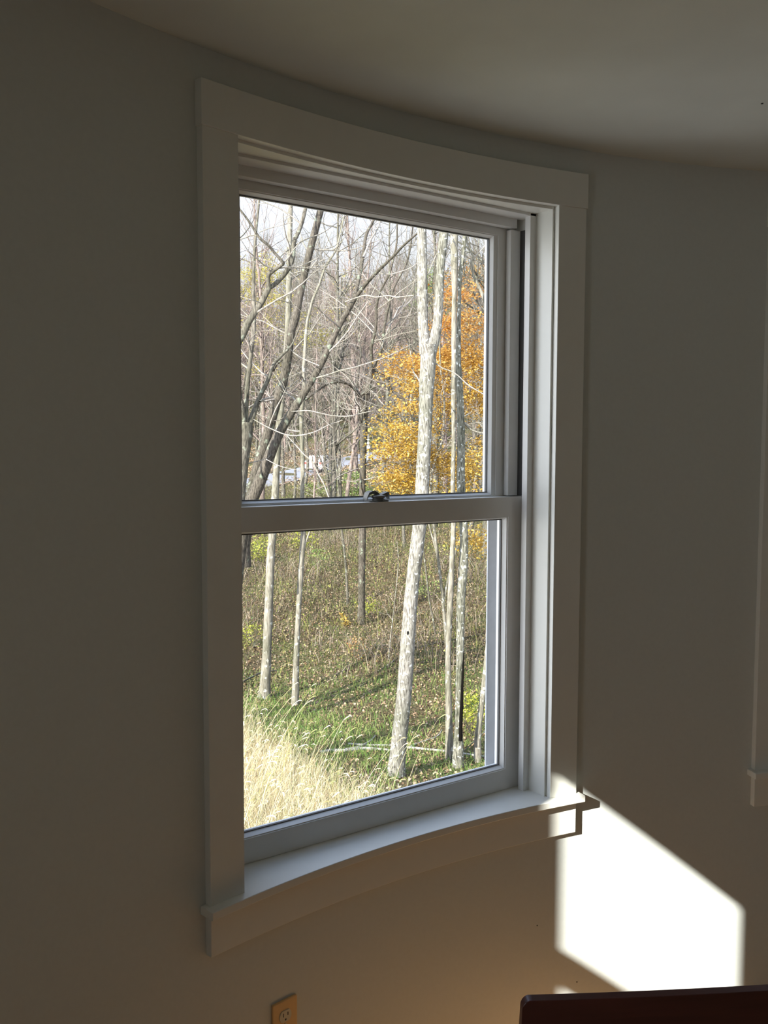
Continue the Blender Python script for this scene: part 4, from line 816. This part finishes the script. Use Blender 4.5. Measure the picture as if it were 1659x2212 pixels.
# brush: a tangle of thin dead stems
r, s, t = in_wedge(26000, 18, 56, rg, -.24, .2); cl = .5+.5*np.sin(s*1.1+.4*r)*np.sin(r*.7+1); k = rg.random(len(r)) < cl; r, s, cl = r[k], s[k], cl[k]; b = world(r, s)
V1, F1, _, _ = blades(b, rg.uniform(.4, 1.3, len(r))*cl, rg.uniform(.2, 1.3, len(r)), rg.uniform(.004, .009, len(r)), rg, 4, .5)
cat_mesh('brush', [(V1, F1)], M_BRUSH, 'tangle of thin dead brown stems and brambles on the bank', 'brush')
r, s, t = in_wedge(40000, 60, 118, rg, -.24, .2)
rn = np.interp(t*FPX+829.5, [a[0] for a in near_e], [hit(*a)[0] for a in near_e]); rf = np.interp(t*FPX+829.5, [a[0] for a in far_e], [hit(*a)[0] for a in far_e])
k = (r < rn-.5) | (r > rf+.5); r, s = r[k], s[k]; V1, F1 = leaf_quads(world(r, s)+np.stack([0*r, 0*r, rg.uniform(0, .35, len(r))], 1), .16, rg, .8)
cat_mesh('roadside_leaves', [(V1, F1)], M_LITTER, 'russet leaf litter beside and beyond the road', 'leaves')

def bush(label, u, v, wpx, hpx, mat, seed, size=.07, n=500, stems=6, name='bush'):
    r_, s_ = hit(u, v); g_ = world(np.array(r_), np.array(s_)); k_ = r_/FPX; rg_ = np.random.default_rng(seed); root = empty(name, tuple(g_)); tag(root, label, 'shrub')
    tb = Tubes()
    for _ in range(stems):
        a = rg_.uniform(0, 6.28); twig(tb, (0, 0, -.03), (math.cos(a)*.5, math.sin(a)*.5, 1), hpx*k_*rg_.uniform(.7, 1.05), .008*max(1, k_*50), 1, rg_, .2)
    tb.obj('stems', M_BARK_MID, root); V_, F_ = leaf_cloud(n, np.array([0, 0, hpx*k_*.55]), np.array([wpx*k_*.5, wpx*k_*.5, hpx*k_*.5]), size, rg_, .9, 14, (wpx*k_*.13, wpx*k_*.13, hpx*k_*.08))
    mesh_obj('foliage', V_, F_, mat, root)
for q_ in [('big green bush beside the central tree below the road', 755, 1088, 85, 65, M_BUSH, 1, .11, 1500, 8),
           ('green bush above the meeting rail right of the wavy grey tree', 690, 1078, 60, 40, M_BUSH, 2, .10, 700, 6),
           ('yellow-green shrub below the meeting rail at the left', 560, 1215, 60, 60, M_YGBUSH, 3, .07, 420, 8),
           ('yellow-green shrub beside the wavy grey tree below the meeting rail', 660, 1190, 55, 50, M_YGBUSH, 4, .07, 320, 8),
           ('yellow-leaved shrub at the right edge near the pale leaning tree', 1022, 1590, 50, 95, M_YGBUSH, 5, .045, 420, 7),
           ('small orange-yellow seedling at the foot of the central tree', 745, 1352, 30, 30, M_MAPLE, 6, .07, 90, 4),
           ('light green shrub at the foot of the central tree', 800, 1335, 50, 50, M_YGBUSH, 7, .055, 160, 6),
           ('green shrub on the bank to the left of the sapling', 690, 1235, 50, 50, M_BUSH, 8, .06, 260, 6),
           ('red-stemmed small shrub below the central tree', 775, 1425, 45, 45, M_RUST, 9, .05, 160, 7),
           ('green leafy shrub low on the bank at the left edge', 545, 1400, 50, 60, M_YGBUSH, 10, .05, 180, 6),
           ('bright yellow seedling beside the road at the left', 640, 1062, 12, 14, M_YELLOW, 11, .12, 60, 3),
           ('green weed patch between the twin trunks and the maple', 915, 1300, 70, 60, M_BUSH, 12, .06, 300, 6)]: bush(*q_)
